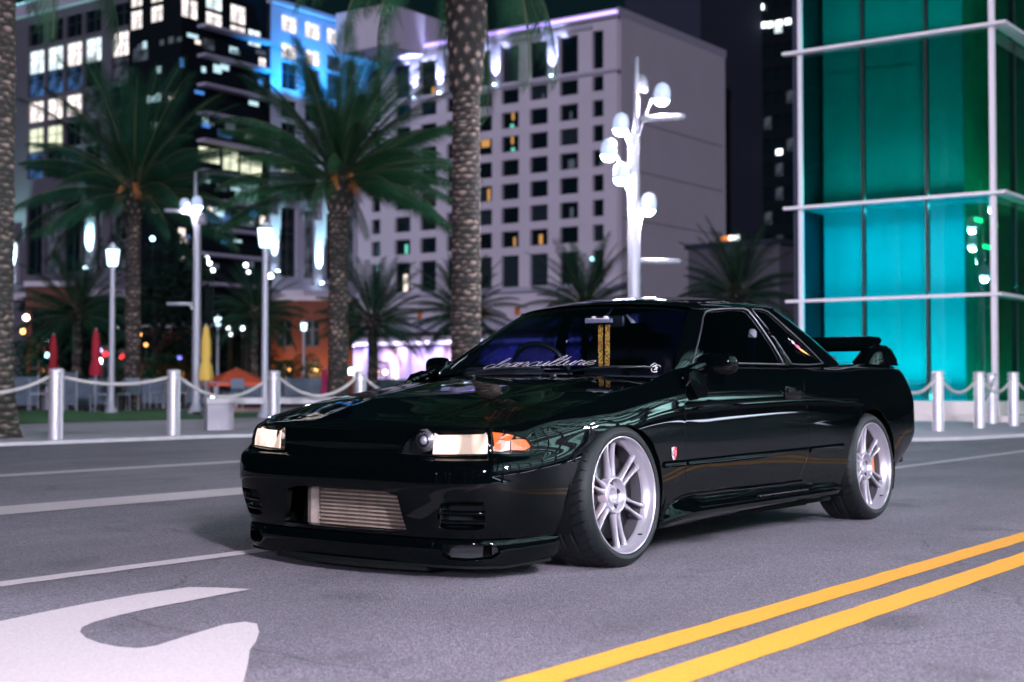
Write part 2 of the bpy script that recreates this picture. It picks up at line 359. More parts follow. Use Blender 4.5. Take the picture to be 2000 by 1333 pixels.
def panel(name, mp, outline, holes=(), m=None, parent=None, gap=.0022, step=.028, flange=.014, off=0.0, label=None):
    fwd, inv, ev = mp
    loops = [inset(fwd(np.array(outline, float)), gap)] + [fwd(np.array(h, float)) for h in holes]
    loops = [dense(l, step) for l in loops]
    V = []; E = []
    for l in loops:
        b = len(V); V += list(l); E += [(b + i, b + (i + 1) % len(l)) for i in range(len(l))]
    lo = loops[0].min(0); hi = loops[0].max(0)
    gx, gy = np.meshgrid(np.arange(lo[0], hi[0], step), np.arange(lo[1], hi[1], step * .8)); gx[1::2] += step / 2
    G = np.stack([gx.ravel(), gy.ravel()], 1)
    ok = pin(loops[0], G)
    for h in loops[1:]: ok &= ~pin(h, G)
    G = G[ok]; allb = np.vstack(loops)
    if len(G):
        dmin = np.min(np.linalg.norm(G[:, None, :] - allb[None], axis=2), axis=1); G = G[dmin > step * .45]
    V += list(G)
    r = delaunay_2d_cdt([Vector((float(v[0]), float(v[1]))) for v in V], E, [], 0, 1e-6)
    P2 = np.array([(v.x, v.y) for v in r[0]]); T = np.array([f for f in r[2] if len(f) == 3])
    c = P2[T].mean(1); ok = pin(loops[0], c)
    for h in loops[1:]: ok &= ~pin(h, c)
    T = T[ok]
    used = np.unique(T); remap = -np.ones(len(P2), int); remap[used] = np.arange(len(used)); P2 = P2[used]; T = remap[T]
    e = 2e-3
    Q = ev(inv(P2)); dx = ev(inv(P2 + [e, 0])) - ev(inv(P2 - [e, 0])); dy = ev(inv(P2 + [0, e])) - ev(inv(P2 - [0, e]))
    N = np.cross(dx, dy); N /= (np.linalg.norm(N, axis=1, keepdims=True) + 1e-12)
    cen = np.array([1.5, 0, .45])
    if np.sum(N * (Q - cen)) < 0: N = -N
    Q = Q + N * off
    fn = np.cross(Q[T[:, 1]] - Q[T[:, 0]], Q[T[:, 2]] - Q[T[:, 0]]); fl = np.sum(fn * N[T[:, 0]], 1) < 0; T[fl] = T[fl][:, ::-1]
    # rim flange
    ed = {}
    for t in T:
        for a, b in ((t[0], t[1]), (t[1], t[2]), (t[2], t[0])): ed[(a, b)] = 1
    bd = [(a, b) for a, b in ed if (b, a) not in ed]
    verts = list(Q); nors = list(N); faces = [tuple(t) for t in T]
    if flange:
        mA = {}; 
        for a, b in bd:
            for k in (a, b):
                if k not in mA:
                    mA[k] = len(verts); verts.append(Q[k]); verts.append(Q[k] - N[k] * flange); nors.append(None); nors.append(None)
            faces.append((b, a, mA[a], mA[b])); faces.append((mA[b], mA[a], mA[a] + 1, mA[b] + 1))
        acc = {}
        for a, b in bd:
            d = Q[b] - Q[a]; n = np.cross(d, N[a]); n /= (np.linalg.norm(n) + 1e-12)
            for k in (a, b): acc[k] = acc.get(k, 0) + n
        for k, i in mA.items():
            n = acc[k] / (np.linalg.norm(acc[k]) + 1e-12); nors[i] = n; nors[i + 1] = n; verts[i] = Q[k] - N[k] * .0022 + n * .0013; verts[i + 1] = verts[i + 1] + n * .0013
    me = mesh(name, verts, faces, m, True)
    me.normals_split_custom_set_from_vertices([tuple(n) for n in nors])
    o = cobj(name, me, parent)
    if label: o['label'] = label
    return o

def inv_xz(x, z):
    """(u,t) of a point on the far side of the band from its side view position"""
    u = float(np.interp(x, PATH[5:18, 0], np.arange(5, 18))); t = 4.0
    for _ in range(25):
        p = band(np.array(u), np.array(t)); r = np.array([p[0] - x, p[2] - z])
        if np.abs(r).max() < 2e-4: break
        e = 1e-3; J = np.stack([(band(np.array(u + e), np.array(t)) - p)[[0, 2]] / e, (band(np.array(u), np.array(t + e)) - p)[[0, 2]] / e], 1)
        d = np.linalg.solve(J, r); k = min(1, .5 / max(np.abs(d).max(), 1e-9)); u -= d[0] * k; t -= d[1] * k
        t = min(max(t, -.5), 8.5); u = min(max(u, 5), 18.5)
    return (u, min(max(t, 0), 8))
def xz(pts): return [inv_xz(*p) for p in pts]
def lineT(u0, u1, t, n=10): return [(u0 + (u1 - u0) * k / n, t) for k in range(n + 1)]
def mir(l, s): return [(a * s, b) for a, b in l]

ARCH_F = [(-.400, .165), (-.388, .25), (-.362, .34), (-.318, .43), (-.255, .506), (-.17, .558), (-.06, .586), (.06, .586), (.16, .556), (.24, .50), (.30, .42), (.33, .33), (.342, .25), (.347, .17)]
ARCH_R = [(x + 2.6, z) for x, z in [(-.37, .195), (-.362, .29), (-.332, .40), (-.275, .49), (-.19, .566), (-.085, .612), (.03, .620), (.135, .592), (.225, .53), (.295, .45), (.335, .36), (.355, .28)]]
DOOR_F = [(.575, .205), (.569, .244), (.528, .392), (.520, .53), (.526, .647), (.555, .71), (.60, .78), (.63, .80)]
DOOR_R = [(1.845, .848), (1.80, .78), (1.757, .708), (1.775, .60), (1.786, .50), (1.784, .418), (1.757, .34), (1.70, .253), (1.665, .20)]
AF = xz(ARCH_F); AR = xz(ARCH_R); DF = xz(DOOR_F); DR = xz(DOOR_R)
DF[-1] = (DF[-1][0], 8.0); DR[0] = (DR[0][0], 8.0)
iS = 4  # arch point where bumper and fender meet
FB = [AF[iS], (6.3, 4.40), (5.95, 4.12), (5.4, 4.3), (4.8, 4.6), (4.2, 4.8), (3.9, 4.85)]     # fender/bumper seam, arch -> nose
RB_t = 3.15                                                                         # rear bumper seam
jR = 10

# ---- front bumper, one skin round the nose
half = [AF[0]] + AF[1:iS + 1] + FB[1:]
# outline: near side arch bottom -> up -> nose -> far side -> bottom
out = mir(half, -1) + lineT(-3.4, 3.4, 4.85, 14) + half[::-1] + lineT(6.3, -6.3, 0.0, 26)
INTK = [(-1.72, .25), (-1.52, 2.15), (-1.2, 2.35), (-.6, 2.4), (0, 2.4), (.6, 2.4), (1.2, 2.35), (1.52, 2.15), (1.72, .25), (0, .2)]
def duct(s): return mir([(2.62, 1.85), (2.9, 1.95), (3.6, 2.0), (3.86, 1.95), (3.90, 1.4), (3.84, .62), (3.6, .5), (2.75, .5), (2.56, .62), (2.5, 1.2)], s)
panel('front_bumper', band_map, out, [INTK, duct(-1), duct(1)], M['paint'], flange=.03, gap=.002)
# ---- nose panel between and under the headlamps
NT = 7.94
LAMP = [(1.34, 5.2), (1.45, 5.8), (1.62, 6.50), (1.85, 6.95), (2.4, 7.35), (3.2, 7.62), (3.84, 7.72), (3.93, 6.8), (3.97, 6.0), (3.94, 5.25), (2.6, 5.12)]
LAMP_FAR = [(1.95, 5.15), (1.93, 5.9), (1.98, 6.6), (2.05, 7.10), (2.4, 7.35), (3.2, 7.62), (3.84, 7.72), (3.93, 6.8), (3.97, 6.0), (3.94, 5.25), (2.6, 5.12)]
IND = [(4.05, 5.3), (4.08, 6.0), (4.05, 6.6), (4.02, 7.70), (4.35, 7.45), (4.72, 7.05), (5.05, 6.55), (5.30, 6.0), (5.50, 5.42), (5.35, 5.2), (4.7, 5.18)]
SLOT = [(-1.05, 5.45), (-1.15, 6.5), (1.15, 6.5), (1.05, 5.45)]
panel('nose_panel', band_map, lineT(-3.99, 3.99, 4.88, 20) + lineT(3.99, -3.99, NT, 20), [mir(LAMP, -1), LAMP_FAR], M['paint'], flange=.02)
for s, lb in ((-1, 'near'), (1, 'far')):
    fo = [(4.0, 4.88)] + FB[::-1][1:] + AF[iS + 1:] + DF + lineT(DF[-1][0], 4.0, 8.0, 18)
    panel('front_fender', band_map, mir(fo, s), [mir(IND, s)], M['paint'])
    do = DF + lineT(DF[-1][0], DR[0][0], 8.0, 14)[1:-1] + DR
    door = panel('door', band_map, mir(do, s), [], M['paint'])
    # rear quarter
    qo = [DR[-1]] + DR[::-1][1:] + lineT(DR[0][0], 18.2, 8.0, 24)[1:] + [(18.2, 7), (18.2, 6), (18.2, 5), (18.2, 4), (18.2, RB_t)] + lineT(18.2, AR[jR - 1][0], RB_t, 8)[1:-1] + AR[:jR][::-1]
    panel('rear_quarter', band_map, mir(qo, s), [], M['paint'])
    # handle
    hd = MB(); hp = band(np.array([11.46, 11.79, 11.79, 11.46]) * s, np.array([4.95, 4.95, 5.55, 5.55]))
    c = hp.mean(0)
    hd.box((c[0] - .088, c[1] - .012, c[2] - .034), (c[0] + .088, c[1] + .012, c[2] + .034), 0, .008)
    hd.box((c[0] - .075, c[1] + s * .006 - .014, c[2] - .006), (c[0] + .075, c[1] + s * .006 + .014, c[2] + .028), 1, .007)
    h = link('door_handle', mesh('door_handle', hd.v, hd.f, [M['paint'], M['paint']], True, hd.mi), door)
rb = [AR[-1]] + [(AR[jR][0], AR[jR][1])] + [(AR[jR - 1][0], RB_t)]
ro = [(-u, t) for u, t in [(AR[jR - 1][0], RB_t), AR[jR], AR[-1]]]
o1 = [(u, t) for u, t in [(AR[jR - 1][0], RB_t), AR[jR], AR[-1]]] + [(AR[-1][0] + .1, .5)] + lineT(AR[-1][0] + .25, 21, 0, 10) 
o1 += lineT(21, 18.2, RB_t, 6) + lineT(18.2, AR[jR - 1][0], RB_t, 6)[1:-1]
for s in (-1, 1):
    panel('rear_bumper', band_map, mir(o1, s), [], M['paint'], gap=.0)
    panel('rear_panel', band_map, mir(lineT(18.2, 21, RB_t, 8) + lineT(21, 18.2, 8, 8), s), [], M['paint'], gap=.0)
    for k, u in enumerate((18.9, 19.9)):
        p = band(np.array(u * s), np.array(4.9)); mb = MB(); mb.tube([(p[0] - .02, p[1], p[2]), (p[0] + .012, p[1], p[2])], .062, 20)
        cmb(mb, 'tail_light', mat('tail_light_red', (.25, .01, .01), .2), smooth=False)

# ---- hood, cowl, deck
def k8(u): p = band(np.array(float(u)), np.array(8.0)); return (float(p[0]), float(p[1]))
ue = DF[-1][0]
hood_side = [k8(u) for u in np.linspace(-ue, ue, 60)]
hood_rear = [(.60, .70), (.555, .60), (.50, .45), (.47, .25), (.46, 0), (.47, -.25), (.50, -.45), (.555, -.60), (.60, -.70)]
panel('bonnet', hf_map(hood_z), hood_side + hood_rear, [], M['paint'], gap=.0035, step=.035, flange=.012)
cowl = hood_rear[::-1] + [(.66, .70), (.63, .655), (.565, .51), (.52, .28), (.508, 0), (.52, -.28), (.565, -.51), (.63, -.655), (.66, -.70)]
panel('cowl_panel', hf_map(lambda x, y: hood_z(np.minimum(x, .60) * 0 + x, y) - .012), cowl, [], M['plastic'], step=.05)
dk = [k8(u) for u in np.linspace(13.2, 21, 24)] + [(k8(u)[0], -k8(u)[1]) for u in np.linspace(21, 13.2, 24)]
dk += [(2.50, -.672), (2.68, -.55), (2.755, -.34), (2.77, 0), (2.755, .34), (2.68, .55), (2.50, .672)]
panel('boot_lid', hf_map(deck_z), dk, [], M['paint'], gap=.002, step=.045)

# ---- greenhouse
def hs(l, s): return [(g * s, t) for g, t in l]
DG = [(4.34, .05), (4.22, .45), (4.10, .86), (4.16, .955), (4.43, .985), (5.0, .987), (5.66, .985), (5.80, .955), (5.86, .80), (5.94, .4), (6.03, .03), (5.2, .03)]
QG = [(6.06, .95), (6.12, .982), (7.0, .985), (7.55, .982), (7.80, .95), (7.88, .6), (8.02, .05), (7.5, .03), (7.08, .04), (6.75, .5)]
PLW = [(3.78, .0), (3.45, .3), (3.12, .7), (2.93, .985)]
TOPT = 1.0
for s in (-1, 1):
    frame = PLW[::-1][::-1] + [(2.93, TOPT)] + lineT(3.1, 9.9, TOPT, 20) + [(9.95, .6), (10.15, .3), (10.35, 0)] + lineT(10.2, 3.9, 0, 20)
    panel('pillar_frame', house_map, hs(frame, s), [hs(DG, s), hs(QG, s)], M['paint'], gap=.0, flange=.016, step=.03)
    for nm, P_ in (('door_window', DG), ('quarter_window', QG)):
        w = panel(nm, house_map, hs(P_, s), [], M['glass_dark'], gap=-.003, flange=0, off=-.006, step=.05)
        fw, iv, evv = house_map
        loop = dense(fw(np.array(hs(P_, s), float)), .03); pts = evv(iv(loop))
        nrm = np.array([0, s, .3]); pts = pts + nrm / np.linalg.norm(nrm) * .001
        mb = MB(); L = [tuple(p) for p in pts] + [tuple(pts[0]), tuple(pts[1])]; mb.tube(L, .0045 if nm == 'door_window' else .003, 6, cap=False)
        link('window_seal', mesh('window_seal', mb.v, mb.f, M['trim'], True), w)
WS = [(-3.74, .01), (-3.42, .3), (-3.1, .7), (-2.91, .975)] + lineT(-2.7, 2.7, .985, 12) + [(2.91, .975), (3.1, .7), (3.42, .3), (3.74, .01)] + lineT(3.5, -3.5, .0, 16)
ws = panel('windscreen', house_map, WS, [], M['glass_ws'], gap=.004, flange=0, off=-.004, step=.05)
RW = [(10.0, .97), (10.2, .6), (10.4, .03)] + lineT(10.6, 12, .0, 5)
panel('rear_window', house_map, RW + [(-g, t) for g, t in RW[::-1]][0:0] + lineT(12, 10.0, .98, 6), [], M['glass_dark'], gap=.0, flange=0, off=-.003, step=.05)
panel('rear_window', house_map, [(-g, t) for g, t in RW + lineT(12, 10.0, .98, 6)], [], M['glass_dark'], gap=.0, flange=0, off=-.003, step=.05)
rtop = []
for g in np.linspace(-12, 12, 110): p = house(np.array(g), np.array(1.0)); rtop.append((float(p[0]), float(p[1])))
for s in (-1, 1): panel('inner_trim', house_map, hs(PLW + lineT(3.1, 9.9, TOPT, 20) + [(9.95, .6), (10.15, .3), (10.35, 0)] + lineT(10.2, 3.9, 0, 20), s), [hs(DG, s), hs(QG, s)], M['void'], gap=.0, flange=0, step=.05, off=-.018)
panel('roof_lining', hf_map(lambda x, y: roof_z(x, y) - .022), [(x * .98 + .03, y * .96) for x, y in rtop[:-1]], [], M['void'], gap=0, step=.06, flange=0)
panel('roof', hf_map(roof_z), rtop[:-1], [], M['paint'], gap=.0, step=.035, flange=0)
# black band and drip rail
for s in (-1, 1):
    pts = [tuple(house(np.array(g * s), np.array(1.0)) + np.array([0, 0, .001])) for g in np.linspace(2.93, 9.6, 40)]
    mb = MB(); mb.tube(pts, .005, 6); cmb(mb, 'roof_rail', M['paint'], smooth=True)

# ---- side moulding, skirt, lip
def strip(name, fnc, us, t0, t1, prof, m, smooth=True):
    mb = MB(); vs = []; n = len(prof)
    for u in us:
        for (dt, do) in prof:
            p = fnc(u, t0 + (t1 - t0) * dt); q = fnc(u + .01, t0 + (t1 - t0) * dt); r_ = fnc(u, t0 + (t1 - t0) * dt + .02)
            nn = np.cross(q - p, r_ - p); nn /= np.linalg.norm(nn) + 1e-12
            if nn[1] * p[1] < 0 and abs(p[1]) > .3: nn = -nn
            vs.append(p + nn * do)
    fs = [(i * n + k, i * n + (k + 1) % n, (i + 1) * n + (k + 1) % n, (i + 1) * n + k) for i in range(len(us) - 1) for k in range(n)]
    fs += [tuple(range(n)), tuple((len(us) - 1) * n + k for k in range(n))[::-1]]
    mb.add(vs, fs); o = cmb(mb, name, m, smooth=False); auto_smooth(o, 40); return o
bf = lambda u, t: band(np.array(float(u)), np.array(float(t)))
PR = [(0, -.004), (0, .006), (.3, .011), (.7, .010), (1, .002), (1, -.004)]
for s in (-1, 1):
    for u0, u1 in ((8.95, DF[2][0] - .03), (DF[2][0] + .03, DR[5][0] - .03), (DR[5][0] + .03, 12.85)):
        strip('side_moulding', bf, np.linspace(u0, u1, 14) * s, 2.95, 3.18, PR, M['paint'])
    # sill skirt: cross sections along x
    mb = MB(); sec = []
    xs = [.33, .40, .48, .60, .9, 1.3, 1.7, 2.0, 2.12, 2.20, 2.225]
    ou = [.835, .862, .885, .896, .898, .898, .897, .895, .885, .862, .845]
    zt = [.175, .205, .225, .236, .237, .236, .234, .232, .228, .220, .216]
    zo = [.155, .175, .190, .196, .199, .200, .201, .202, .203, .204, .206]
    zb = [.115, .120, .128, .134, .142, .148, .152, .150, .148, .150, .160]
    for i, x in enumerate(xs):
        sec.append([(x, s * .80, zt[i] + .012), (x, s * .832, zt[i] + .010), (x, s * (ou[i] - .028), (zt[i] * .6 + zo[i] * .4)), (x, s * (ou[i] - .008), zo[i] + .006), (x, s * ou[i], zo[i] - .004),
                    (x, s * (ou[i] - .006), zo[i] - .022), (x, s * (ou[i] - .04), (zo[i] + zb[i]) / 2 - .008), (x, s * (ou[i] - .085), zb[i]), (x, s * .70, zb[i] + .01)])
    A = catmull([np.array(q).ravel() for q in sec], 5); vs = [tuple(v) for r in A for v in r.reshape(-1, 3)]; n = 9
    fs = [(i * n + k, i * n + k + 1, (i + 1) * n + k + 1, (i + 1) * n + k) for i in range(len(A) - 1) for k in range(n - 1)] + [tuple(range(n)), tuple((len(A) - 1) * n + k for k in range(n))[::-1]]
    mb.add(vs, fs); o = cmb(mb, 'side_skirt', M['paint']); auto_smooth(o, 50)
    # the lettered strip and its raised outline on the skirt
    mb = MB()
    o2 = [(.62, .868, .226), (.60, .885, .209), (.70, .893, .2065), (1.3, .895, .208), (1.75, .894, .209), (1.88, .882, .218), (1.80, .868, .226), (1.2, .866, .228), (.62, .868, .226)]
    mb.tube([(a, b * s, c + .003) for a, b, c in catmull(o2, 6)], .0022, 5); link('raised_edge', mesh('raised_edge', mb.v, mb.f, M['paint'], True), o)
    mb = MB()
    for k in range(15):
        x = 1.18 + k * .036; mb.box((x, s * .879 - .006, .2195), (x + .022 + .006 * (k % 3), s * .879 + .006, .2235))
    link('relief_letters', mesh('relief_letters', mb.v, mb.f, M['trim']), o)

def lipf(q):
    u, t = q[:, 0], q[:, 1]; au = np.abs(u); p = path(au); n = _norm(au)
    fu = np.clip((au - 4.5) / 1.8, 0, 1)
    zt = .158 + .010 * fu; zb = .050 + .034 * fu ** 1.5
    d = np.interp(t, [0, .12, .5, .9, 1.0, 1.25], [.012, .000, -.010, -.006, .002, .05]) + np.interp(au, [0, 3, 5, 6, 7], [.020, .034, .068, .052, .034]) + np.where(au < 5, .0, 0)
    z = zb + (zt - zb) * np.clip(t, 0, 1) + np.clip(t - 1, 0, 1) * .02
    xy = p - n * d[:, None]
    return np.stack([xy[:, 0], xy[:, 1] * np.where(u < 0, -1, 1), z], 1)
lip_map = (lambda q: np.stack([u2s(q[:, 0]), q[:, 1] * .11], 1), lambda w: np.stack([s2u(w[:, 0]), w[:, 1] / .11], 1), lipf)
def lduct(s): return mir([(2.55, .42), (2.7, .78), (3.3, .86), (4.0, .84), (4.35, .70), (4.4, .5), (4.1, .32), (3.3, .24), (2.75, .26)], s)
lip = panel('front_lip', lip_map, lineT(-6.28, 6.28, 0, 30) + lineT(6.28, -6.28, 1.2, 30), [lduct(-1), lduct(1)], M['paint'], gap=0, step=.022, flange=.03)
mb = MB(); sp_pts = [(p[0] - .006, p[1]) for p in path(np.linspace(0, 6.2, 26)) - _norm(np.linspace(0, 6.2, 26)) * (np.interp(np.linspace(0, 6.2, 26), [0, 3, 5, 6, 7], [.020, .034, .068, .052, .034]) + .012)[:, None]]
ring = [(x, -y) for x, y in sp_pts[::-1]] + sp_pts[1:]
vs = [(x, y, .055 + .028 * max(0, (abs(y) - .7) / .13)) for x, y in ring] + [(x, y, .045 + .028 * max(0, (abs(y) - .7) / .13)) for x, y in ring]; n = len(ring)
mb.add(vs, [tuple(range(n)), tuple(range(n, 2 * n))[::-1]] + [(i, (i + 1) % n, n + (i + 1) % n, n + i) for i in range(n)])
cmb(mb, 'splitter', M['void'])
mb = MB(); n2 = [(-.74, -.42), (-.79, -.2), (-.80, 0), (-.79, .2), (-.74, .42), (-.4, .44), (-.4, -.44)]
mb.add([(x, y, .044) for x, y in n2] + [(x, y, .028) for x, y in n2], [tuple(range(7)), tuple(range(7, 14))[::-1]] + [(i, (i + 1) % 7, 7 + (i + 1) % 7, 7 + i) for i in range(7)])
cmb(mb, 'undertray', M['void'])

# ---- cavities behind the openings, floor, arches
def cavity(name, a, b, m=None, parent=None):
    mb = MB(); mb.box(a, b); return cmb(mb, name, m or M['void'], parent)
mb = MB()
mb.box((-.60, -.62, .07), (.0, .62, .53)); mb.box((.36, -.78, .13), (2.22, .78, .55)); mb.box((.30, -.60, .09), (2.3, .60, .13)); mb.box((2.96, -.70, .28), (3.45, .70, .8)); mb.box((-.6, -.5, .3), (3.2, .5, .55)); mb.box((2.2, -.72, .55), (3.0, .72, .82))
mb.box((-.55, -.60, .45), (.42, .60, .56)); mb.box((.30, -.69, .45), (.45, .69, .74))
cmb(mb, 'underbody', M['void'])
for s in (-1, 1):
    for cx in (0, 2.6):
        mb = MB(); n = 20; vs = []; fs = []
        for k in range(n + 1):
            a = PI * (-.12 + 1.24 * k / n)
            for y in (.855, .56): vs.append((cx + .375 * math.cos(a), s * y, .285 + (.335 + (.03 if cx else 0)) * math.sin(a)))
        for k in range(n): fs.append((2 * k, 2 * k + 1, 2 * k + 3, 2 * k + 2))
        b = len(vs); vs += [(cx + .375 * math.cos(PI * (-.12 + 1.24 * k / n)), s * .56, .285 + .335 * math.sin(PI * (-.12 + 1.24 * k / n))) for k in range(n + 1)]
        fs.append(tuple(range(b, b + n + 1))); mb.add([( v[0], v[1] * (1 if abs(v[1])<.8 else .985), v[2]) for v in vs], fs); cmb(mb, 'wheel_arch_liner', M['void'])
# grille slot bars
# ---- intercooler
ic = MB(); ic.box((-.700, -.40, .135), (-.660, .20, .375)); ico = cmb(ic, 'intercooler', M['fin'])
bar = MB(); bar.box((-.706, -.40, -.0028), (-.698, .20, .0028)); bme = mesh('cooler_bar', bar.v, bar.f, M['alu'])
for k in range(15): link('cooler_bar', bme, ico, (0, 0, .148 + k * .0158))
tk = MB(); tk.add([(-.708, .200, .13), (-.708, .207, .13), (-.708, .207, .385), (-.708, .200, .385), (-.66, .200, .13), (-.66, .207, .13), (-.66, .207, .385), (-.66, .200, .385)], [(0, 1, 2, 3), (7, 6, 5, 4), (1, 5, 6, 2), (0, 4, 5, 1), (3, 2, 6, 7)])
prof = [(.21, -.705), (.245, -.712), (.275, -.70), (.29, -.67)]
vs = [(x, y, z) for z in (.14, .375) for y, x in prof]; tk.add(vs, [(i, i + 1, i + 5, i + 4) for i in range(3)] + [(3, 2, 1, 0), (4, 5, 6, 7)])
link('end_tank', mesh('end_tank', tk.v, tk.f, M['alu']), ico)
# ---- brake ducts
for s in (-1, 1):
    pp = [band(np.array(u * s), np.array(t)) for u, t in ((2.55, .5), (3.88, .5), (3.88, 1.95), (2.6, 1.9))]
    inn = [p + np.array([.10, -s * .035, 0]) for p in pp]; mb = MB()
    mb.add(pp + inn, [(4, 5, 6, 7), (0, 1, 5, 4), (1, 2, 6, 5), (2, 3, 7, 6), (3, 0, 4, 7)]); dd = cmb(mb, 'brake_duct', M['plastic'])
    for tt in (.95, 1.42):
        mb = MB(); us_ = np.linspace(2.5, 3.9, 8); vs = []
        for u in us_:
            p = bf(u * s, tt); q = p + np.array([.045, -s * .012, -.012])
            vs += [p + np.array([.012, 0, .008]), p + np.array([.008, 0, -.006]), q + np.array([0, 0, -.008]), q + np.array([0, 0, .01])]
        fs = [(i * 4 + k, i * 4 + (k + 1) % 4, i * 4 + 4 + (k + 1) % 4, i * 4 + 4 + k) for i in range(7) for k in range(4)]
        mb.add(vs, fs); link('duct_slat', mesh('duct_slat', mb.v, mb.f, M['paint'], True), dd)
    # lip duct back
    lp = [lipf(np.array([[u * s, t]]))[0] for u, t in ((2.5, .2), (4.45, .25), (4.45, .88), (2.5, .88))]; inn = [p + np.array([.07, -s * .03, 0]) for p in lp]
    mb = MB(); mb.add(lp + inn, [(4, 5, 6, 7), (0, 1, 5, 4), (1, 2, 6, 5), (2, 3, 7, 6), (3, 0, 4, 7)]); cmb(mb, 'lip_duct', M['plastic'])

# ---- headlamps and corner lamps
M['lamp_lit'] = mat('lit_headlamp_reflector', (.10, .085, .075), .3, .3, emis=(1.0, .72, .60), es=1.25, vary=0)
_nt = M['lamp_lit'].node_tree; _b = _nt.nodes['Principled BSDF']; _tc = _nt.nodes.new('ShaderNodeTexCoord'); _mp = _nt.nodes.new('ShaderNodeMapping'); _mp.inputs['Scale'].default_value = (1, 16, 5); _n = _nt.nodes.new('ShaderNodeTexNoise'); _n.inputs['Scale'].default_value = 1.1; _n.inputs['Detail'].default_value = 0
_r = _nt.nodes.new('ShaderNodeMapRange'); _r.inputs[1].default_value = .36; _r.inputs[2].default_value = .60; _r.inputs[3].default_value = .62; _r.inputs[4].default_value = 1.7
_nt.links.new(_tc.outputs['Object'], _mp.inputs[0]); _nt.links.new(_mp.outputs[0], _n.inputs['Vector']); _nt.links.new(_n.outputs[0], _r.inputs[0]); _nt.links.new(_r.outputs[0], _b.inputs['Emission Strength'])
M['lamp_bowl'] = mat('headlamp_chrome', (.30, .28, .30), .25, .8)
M['amber'] = mat('amber_lamp_segments', (.22, .035, .004), .25, 0, emis=(1.0, .15, .01), es=.75)
M['clear_seg'] = mat('pale_lamp_segments', (.06, .045, .04), .25, .3, emis=(1, .58, .42), es=.5)
fl = M['glass_lamp']
for s in (-1, 1):
    def inner(poly, dep, mat_, name, parent, shrink=1.0, zs=1.0):
        fw, iv, evv = band_map; q = fw(np.array(mir(poly, s), float)); c = q.mean(0); q = c + (q - c) * shrink; p = evv(iv(q)) + np.array([dep, -s * dep * .25, 0])
        mb = MB(); mb.add(p, [tuple(range(len(p)))]); return mb, p
    LP = LAMP if s < 0 else LAMP_FAR
    hl = panel('headlamp', band_map, mir(LP, s), [], M['glass_lamp'], gap=-.002, flange=0, off=-.002, step=.04)
    # bowl: side wall and back
    loop = dense(band_map[0](np.array(mir(LP, s), float)), .04); p0 = band_map[2](band_map[1](loop)); p1 = p0 + np.array([.075, -s * .01, 0])
    n = len(p0); mb = MB(); mb.add(list(p0 + np.array([.004, 0, 0])) + list(p1), [(i, (i + 1) % n, n + (i + 1) % n, n + i) for i in range(n)] + [tuple(range(n, 2 * n))])
    link('lamp_bowl', mesh('lamp_bowl', mb.v, mb.f, M['plastic']), hl)
    # big lit reflector, outer two thirds
    RF = [(2.18, 5.25), (2.2, 7.02), (3.2, 7.08), (3.78, 7.08), (3.88, 6.4), (3.9, 5.3)]
    A = band_map[2](np.array(mir(RF, s), float)); vs = []; nx, ny = 10, 6
    bl, tl = np.array(mir([(2.18, 5.22)], s)[0]), np.array(mir([(2.2, 7.18)], s)[0]); br, tr = np.array(mir([(3.9, 5.3)], s)[0]), np.array(mir([(3.82, 7.64)], s)[0])
    for j in range(ny + 1):
        for i in range(nx + 1):
            a = i / nx; b = j / ny; q = bl * (1 - a) * (1 - b) + br * a * (1 - b) + tl * (1 - a) * b + tr * a * b
            p = bf(q[0], q[1]); dep = .012 + .045 * (1 - (2 * a - 1) ** 2) * (1 - .6 * (2 * b - 1) ** 2) + .004 * (i % 2); vs.append(p + np.array([dep, 0, 0]))
    mb = MB(); mb.add(vs, [(j * (nx + 1) + i, j * (nx + 1) + i + 1, (j + 1) * (nx + 1) + i + 1, (j + 1) * (nx + 1) + i) for j in range(ny) for i in range(nx)])
    link('lit_reflector', mesh('lit_reflector', mb.v, mb.f, M['lamp_lit'], True), hl)
    # projector
    c = bf((1.93 if s < 0 else 2.3) * s, 5.95) + np.array([.03 if s < 0 else .06, 0, 0]); mb = MB()
    mb.tube([c + np.array([.03, 0, 0]), c + np.array([-.016, 0, 0])], [.047, .045], 24); mb.tube([c + np.array([-.010, 0, 0]), c + np.array([-.018, 0, 0])], [.030, .026], 20, 1); 
    mb.tube([c + np.array([-.016, 0, 0]), c + np.array([-.026, 0, 0])], [.022, .012], 20, 2)
    link('projector', mesh('projector', mb.v, mb.f, [M['lamp_bowl'], M['plastic'], M['lipmetal']], True, mb.mi), hl)
    for k in range(3):
        a = band_map[2](np.array(mir([(1.62 + k * .02, 5.35)], s), float))[0]
    il = panel('indicator_lamp', band_map, mir(IND, s), [], M['glass_lamp'], gap=-.002, flange=0, off=-.002, step=.04)
    loop = dense(band_map[0](np.array(mir(IND, s), float)), .04); p0 = band_map[2](band_map[1](loop)); p1 = p0 + np.array([.03, -s * .03, 0])
    n = len(p0); mb = MB(); mb.add(list(p0) + list(p1), [(i, (i + 1) % n, n + (i + 1) % n, n + i) for i in range(n)] + [tuple(range(n, 2 * n))])
    link('lamp_bowl', mesh('lamp_bowl', mb.v, mb.f, M['plastic']), il)
    # fan of amber and clear prisms
    def sg(name, poly, m, dep):
        p = band_map[2](np.array(mir(poly, s), float)) + np.array([dep, -s * dep, 0]); mb = MB(); mb.add(p, [tuple(range(len(p)))]); link(name, mesh(name, mb.v, mb.f, m), il)
    sg('amber_prism', [(4.22, 5.55), (4.14, 7.0), (4.30, 7.35), (4.62, 6.95), (4.35, 6.1)], M['amber'], .016)
    sg('amber_prism', [(4.40, 6.15), (4.68, 6.8), (4.95, 6.55), (4.72, 5.9)], M['amber'], .012)
